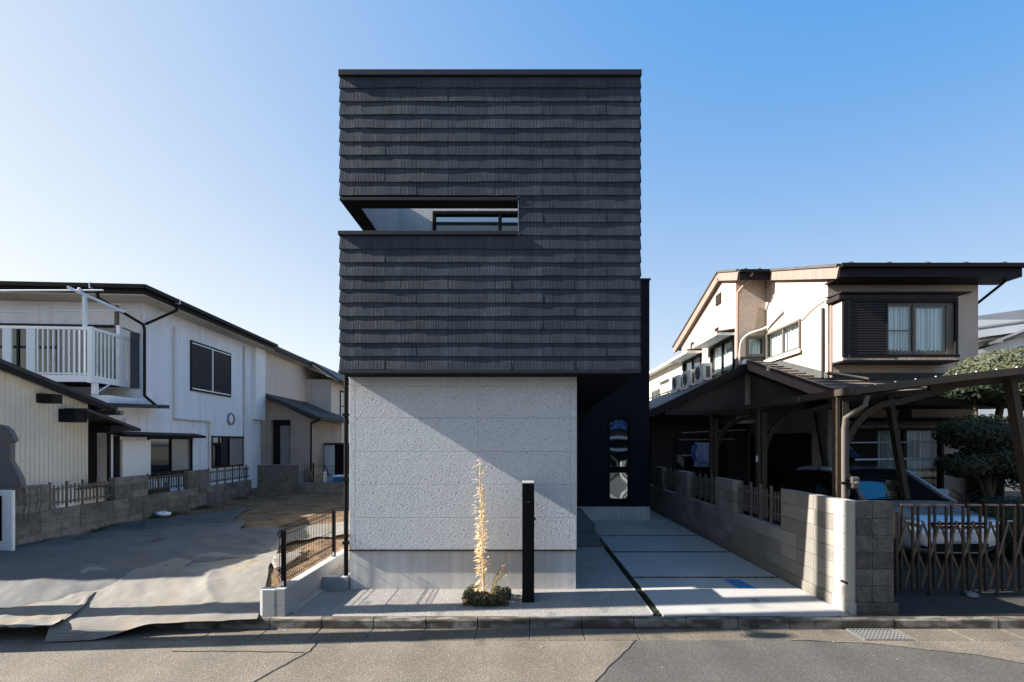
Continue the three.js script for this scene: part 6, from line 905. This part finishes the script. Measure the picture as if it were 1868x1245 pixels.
// ---------------------------------------------------------------- houses farther away
{
  const a = thing('cream_house', 'sunlit cream house with brown balcony seen past the new house', 'house'), X = 9.0, E = 6.75, sg = (px, py) => { const d = X * F / (px - VX); return [d, ay(py, d)]; };
  mesh('wall', box(X, X + 7, 0, E, 21.5, 36), M.creamHouse, a); mesh('roof', [slabOf([V(X - 0.5, E + 0.12, -21), V(X - 0.5, E + 0.12, -37), V(X + 4, E + 1.4, -37), V(X + 4, E + 1.4, -21)], 0.14)], M.roofDark, a); mesh('eave_board', box(X - 0.48, X - 0.02, E - 0.02, E + 0.02, 21, 37), M.white, a); mesh('fascia', box(X - 0.53, X - 0.50, E - 0.06, E + 0.08, 21, 37), M.white, a);
  const bal = mesh('balcony', [box(X - 0.9, X - 0.001, 4.1, 4.45, 24.2, 36)], M.brownTile, a); mesh('rail', [box(X - 0.9, X - 0.86, 4.85, 4.92, 24.2, 36)], M.brown, bal); for (let i = 0; i < 8; i++) mesh('baluster', box(X - 0.9, X - 0.86, 4.45, 4.85, 24.3 + i * 1.5, 24.36 + i * 1.5), M.brown, bal);
  for (const [d0, d1, y0, y1] of [[25.6, 27.4, 4.45, 5.9], [30.2, 32.2, 4.5, 5.6]]) { const w = mesh('window', [box(X - 0.05, X - 0.001, y0, y1, d0, d0 + 0.1), box(X - 0.05, X - 0.001, y0, y1, d1 - 0.1, d1), box(X - 0.05, X - 0.001, y1 - 0.1, y1, d0 + 0.1, d1 - 0.1), box(X - 0.05, X - 0.001, y0, y1 - 0.1, (d0 + d1) / 2 - 0.05, (d0 + d1) / 2 + 0.05)], M.ironGrey, w0(a)); mesh('pane', box(X - 0.03, X - 0.02, y0, y1 - 0.1, d0 + 0.1, d1 - 0.1), M.darkGlass, w); }
  function w0(p) { return p; }
  const cl = thing('clothes_line', 'row of small pegs on a line over the cream house balcony', 'clothes line'); mesh('post', box(X - 0.7, X - 0.66, 4.45, 5.7, 28.4, 28.45), M.ironGrey, cl); mesh('line', bar(V(X - 0.68, 5.65, -24.5), V(X - 0.68, 5.72, -30), 0.012, 5), M.ironGrey, cl); for (let i = 0; i < 7; i++) mesh('peg', box(X - 0.71, X - 0.65, 5.5, 5.72, 26.4 + i * 0.25, 26.46 + i * 0.25), M.ironGrey, cl);
  const b = thing('far_white_house', 'white house with grey tiled roof at the far right edge', 'house'), D = 22, x0 = ax(1770, D), hb = ay(618, D);
  mesh('wall', box(x0, x0 + 14, 0, hb + 0.9, D, D + 9), M.white, b); const rf = mesh('roof', slabOf([V(x0 - 0.6, hb + 0.28, -D + 0.6), V(x0 + 14, hb + 2.3, -D + 0.6), V(x0 + 14, hb + 3.6, -D - 4.5), V(x0 - 0.6, hb + 1.58, -D - 4.5)], 0.2), M.roofGrey, b);
  mesh('eave', beam(V(x0 - 0.6, hb + 0.02, -D + 0.62), V(x0 + 14, hb + 2.04, -D + 0.62), 0.06, 0.34), M.white, b); mesh('eave_shadow_gap', beam(V(x0 - 0.4, hb - 0.28, -D + 0.3), V(x0 + 14, hb + 1.74, -D + 0.3), 0.5, 0.05), M.soffit, b);
  mesh('porch_roof', [beam(at(1812, 626, D - 0.8), at(1868, 604, D - 0.8), 0.9, 0.1)], M.roofGrey, b); mesh('trim', [beam(at(1787, 636, D - 0.1), at(1850, 616, D - 0.1), 0.1, 0.1)], M.brown, b);
}

// ================================================================ across the street and beside it (outside the frame): what shades, and what the glass mirrors
{
  const p = thing('utility_pole', 'concrete utility pole at the roadside left of the frame, nearer the road', 'utility pole'); p.position.set(-6.55, 0, -4.76);
  mesh('shaft', bar(V(0, -0.2, 0), V(0, 11, 0), 0.15, 20, 0.11), M.poleConcrete, p); mesh('band', bar(V(0, 3.1, 0), V(0, 3.2, 0), 0.155, 20), M.steel, p); for (let i = 0; i < 8; i++) mesh('step_bolt', bar(V(0, 3 + i * 0.6, 0), V(0, 3 + i * 0.6, i % 2 ? 0.3 : -0.3), 0.01, 6), M.steel, p);
  mesh('lamplike_shadow_arm', pipe([V(0, 5.35, 0), V(0.05, 5.5, 0.22), V(0.08, 5.5, 0.30)], 0.03, 8), M.steel, p); mesh('lamplike_shadow_head', ball(V(0.1, 5.48, 0.26), 0.26, 0.09, 0.10, 14), M.white, p);  // unseen arm and head added only to cast a blurred shadow on the gutter
  const q = p.clone(); q.name = numbered('utility_pole'); q.userData = { ...q.userData, label: 'concrete utility pole left of the frame, behind the kerb line' }; q.position.set(-6.9, 0, -5.28); for (const k of q.children.filter((k) => k.name.startsWith('lamp'))) q.remove(k); scene.add(q);
  const o = thing('opposite_shop', 'dark clad building across the street behind the camera, with a blue sign', 'building');
  mesh('wall', box(-3.5, 16, 0, 4.2, -9, -6.4), M.stuccoDark, o); mesh('roof', box(-3.9, 16.4, 4.2, 4.35, -9.3, -6.0), M.roofDark, o);
  mesh('sign_board', box(4.6, 8.2, 2.75, 3.55, -6.4, -6.33), M.darkBrown, o);
  // the character on the sign: roof strokes, a bar, two waves
  const st = (x, k) => { const g = [], c = (a, b) => beam(V(x + a[0] * 0.3, 3.1 + a[1] * 0.25, 6.315), V(x + b[0] * 0.3, 3.1 + b[1] * 0.25, 6.315), 0.03, 0.065); g.push(c([0, 1], [-1, 0.35]), c([0, 1], [1, 0.35]), c([-0.55, 0.2], [0.55, 0.2]), c([-0.8, -0.25], [0.8, -0.25]), c([-0.1, -0.25], [-0.8, -0.95]), c([-0.8, -0.95], [0.75, -0.85]), c([0.4, -0.55], [0.95, -1.05])); mesh('sign_character', g, M.blueGlow, o); };
  st(5.66); st(6.29); st(6.92);
  mesh('door_frame', [box(5.5, 7.1, 2.25, 2.4, -6.4, -6.3), box(5.5, 7.1, 1.55, 1.68, -6.4, -6.3), box(5.5, 5.6, 0, 2.25, -6.4, -6.3), box(7.0, 7.1, 0, 2.25, -6.4, -6.3), box(5.6, 7.0, 0.42, 0.5, -6.4, -6.3)], M.paleBlue, o); mesh('door_pane', box(5.6, 7.0, 0, 2.25, -6.38, -6.36), M.darkGlass, o);
  struct('far_plot', box(-70, 70, -0.21, -0.04, -6.35, -1.1), M.forecourt); struct('far_kerb', box(-70, 70, -0.21, -0.01, -1.09, -0.91), M.kerb);
  const bi = thing('white_guard_rail', 'white bent guard rail on the far pavement behind the camera', 'guard rail'); mesh('tube', pipe([V(6.75, 0, 3.0), V(6.95, 0.7, 3.0), V(6.8, 1.25, 3.0), V(6.2, 1.3, 3.0)], 0.05, 10), M.white, bi); mesh('cross_tube', pipe([V(5.4, 0.42, 3.0), V(6.85, 0.42, 3.0)], 0.03, 8), M.white, bi);
  // the houses that line the far side of the street
  const row = [[-44, -33, 6.4, 'cream two-storey house across the street, leftmost', M.creamHouse], [-30, -19, 6.8, 'white two-storey house across the street, second from the left', M.blueWhite], [-16.5, -5.6, 7.4, 'beige tiled house across the street behind the camera', M.pinkTile], [17, 26, 6.6, 'cream house across the street to the right of the shop', M.creamHouse], [28, 38, 6.3, 'white house across the street, rightmost', M.blueWhite]];
  for (const [x0, x1, hh, l, m] of row) { const DH = 15, t = thing('opposite_house', l, 'house'); mesh('wall', box(x0, x1, 0, hh - 0.6, -24, -DH), m, t); mesh('roof', [slabOf([V(x0 - 0.4, hh - 0.55, DH - 0.4), V(x1 + 0.4, hh - 0.55, DH - 0.4), V(x1 + 0.5, hh + 0.9, 19.5), V(x0 - 0.5, hh + 0.9, 19.5)], 0.15), slabOf([V(x0 - 0.5, hh - 0.55, 24.4), V(x1 + 0.5, hh - 0.55, 24.4), V(x1 + 0.5, hh + 0.9, 19.502), V(x0 - 0.5, hh + 0.9, 19.502)], 0.15)], M.roofDark, t); for (const fx of [0.25, 0.7]) for (const y of [0.9, 3.6]) { const xc = lerp(x0, x1, fx), w = mesh('window', box(xc - 0.95, xc + 0.95, y - 0.05, y + 1.35, -DH, -DH + 0.06), M.darkBrown, t); mesh('pane', box(xc - 0.88, xc + 0.88, y + 0.02, y + 1.28, -DH + 0.06, -DH + 0.07), M.darkGlass, w); } }
}
// a thing's group stands at the thing's base
scene.updateMatrixWorld(true);
for (const o of [...scene.children]) {
  if (!o.isGroup || o.position.lengthSq() > 0 || o.userData.kind === 'structure') continue;
  const b = new THREE.Box3().setFromObject(o); if (b.isEmpty()) { scene.remove(o); continue; }
  const c = b.getCenter(V()); c.y = b.min.y; o.position.copy(c);
  for (const k of o.children) k.position.sub(c);
}
scene.traverse((o) => { if (o.isMesh) { o.castShadow = true; o.receiveShadow = true; } });
renderer.render(scene, camera);
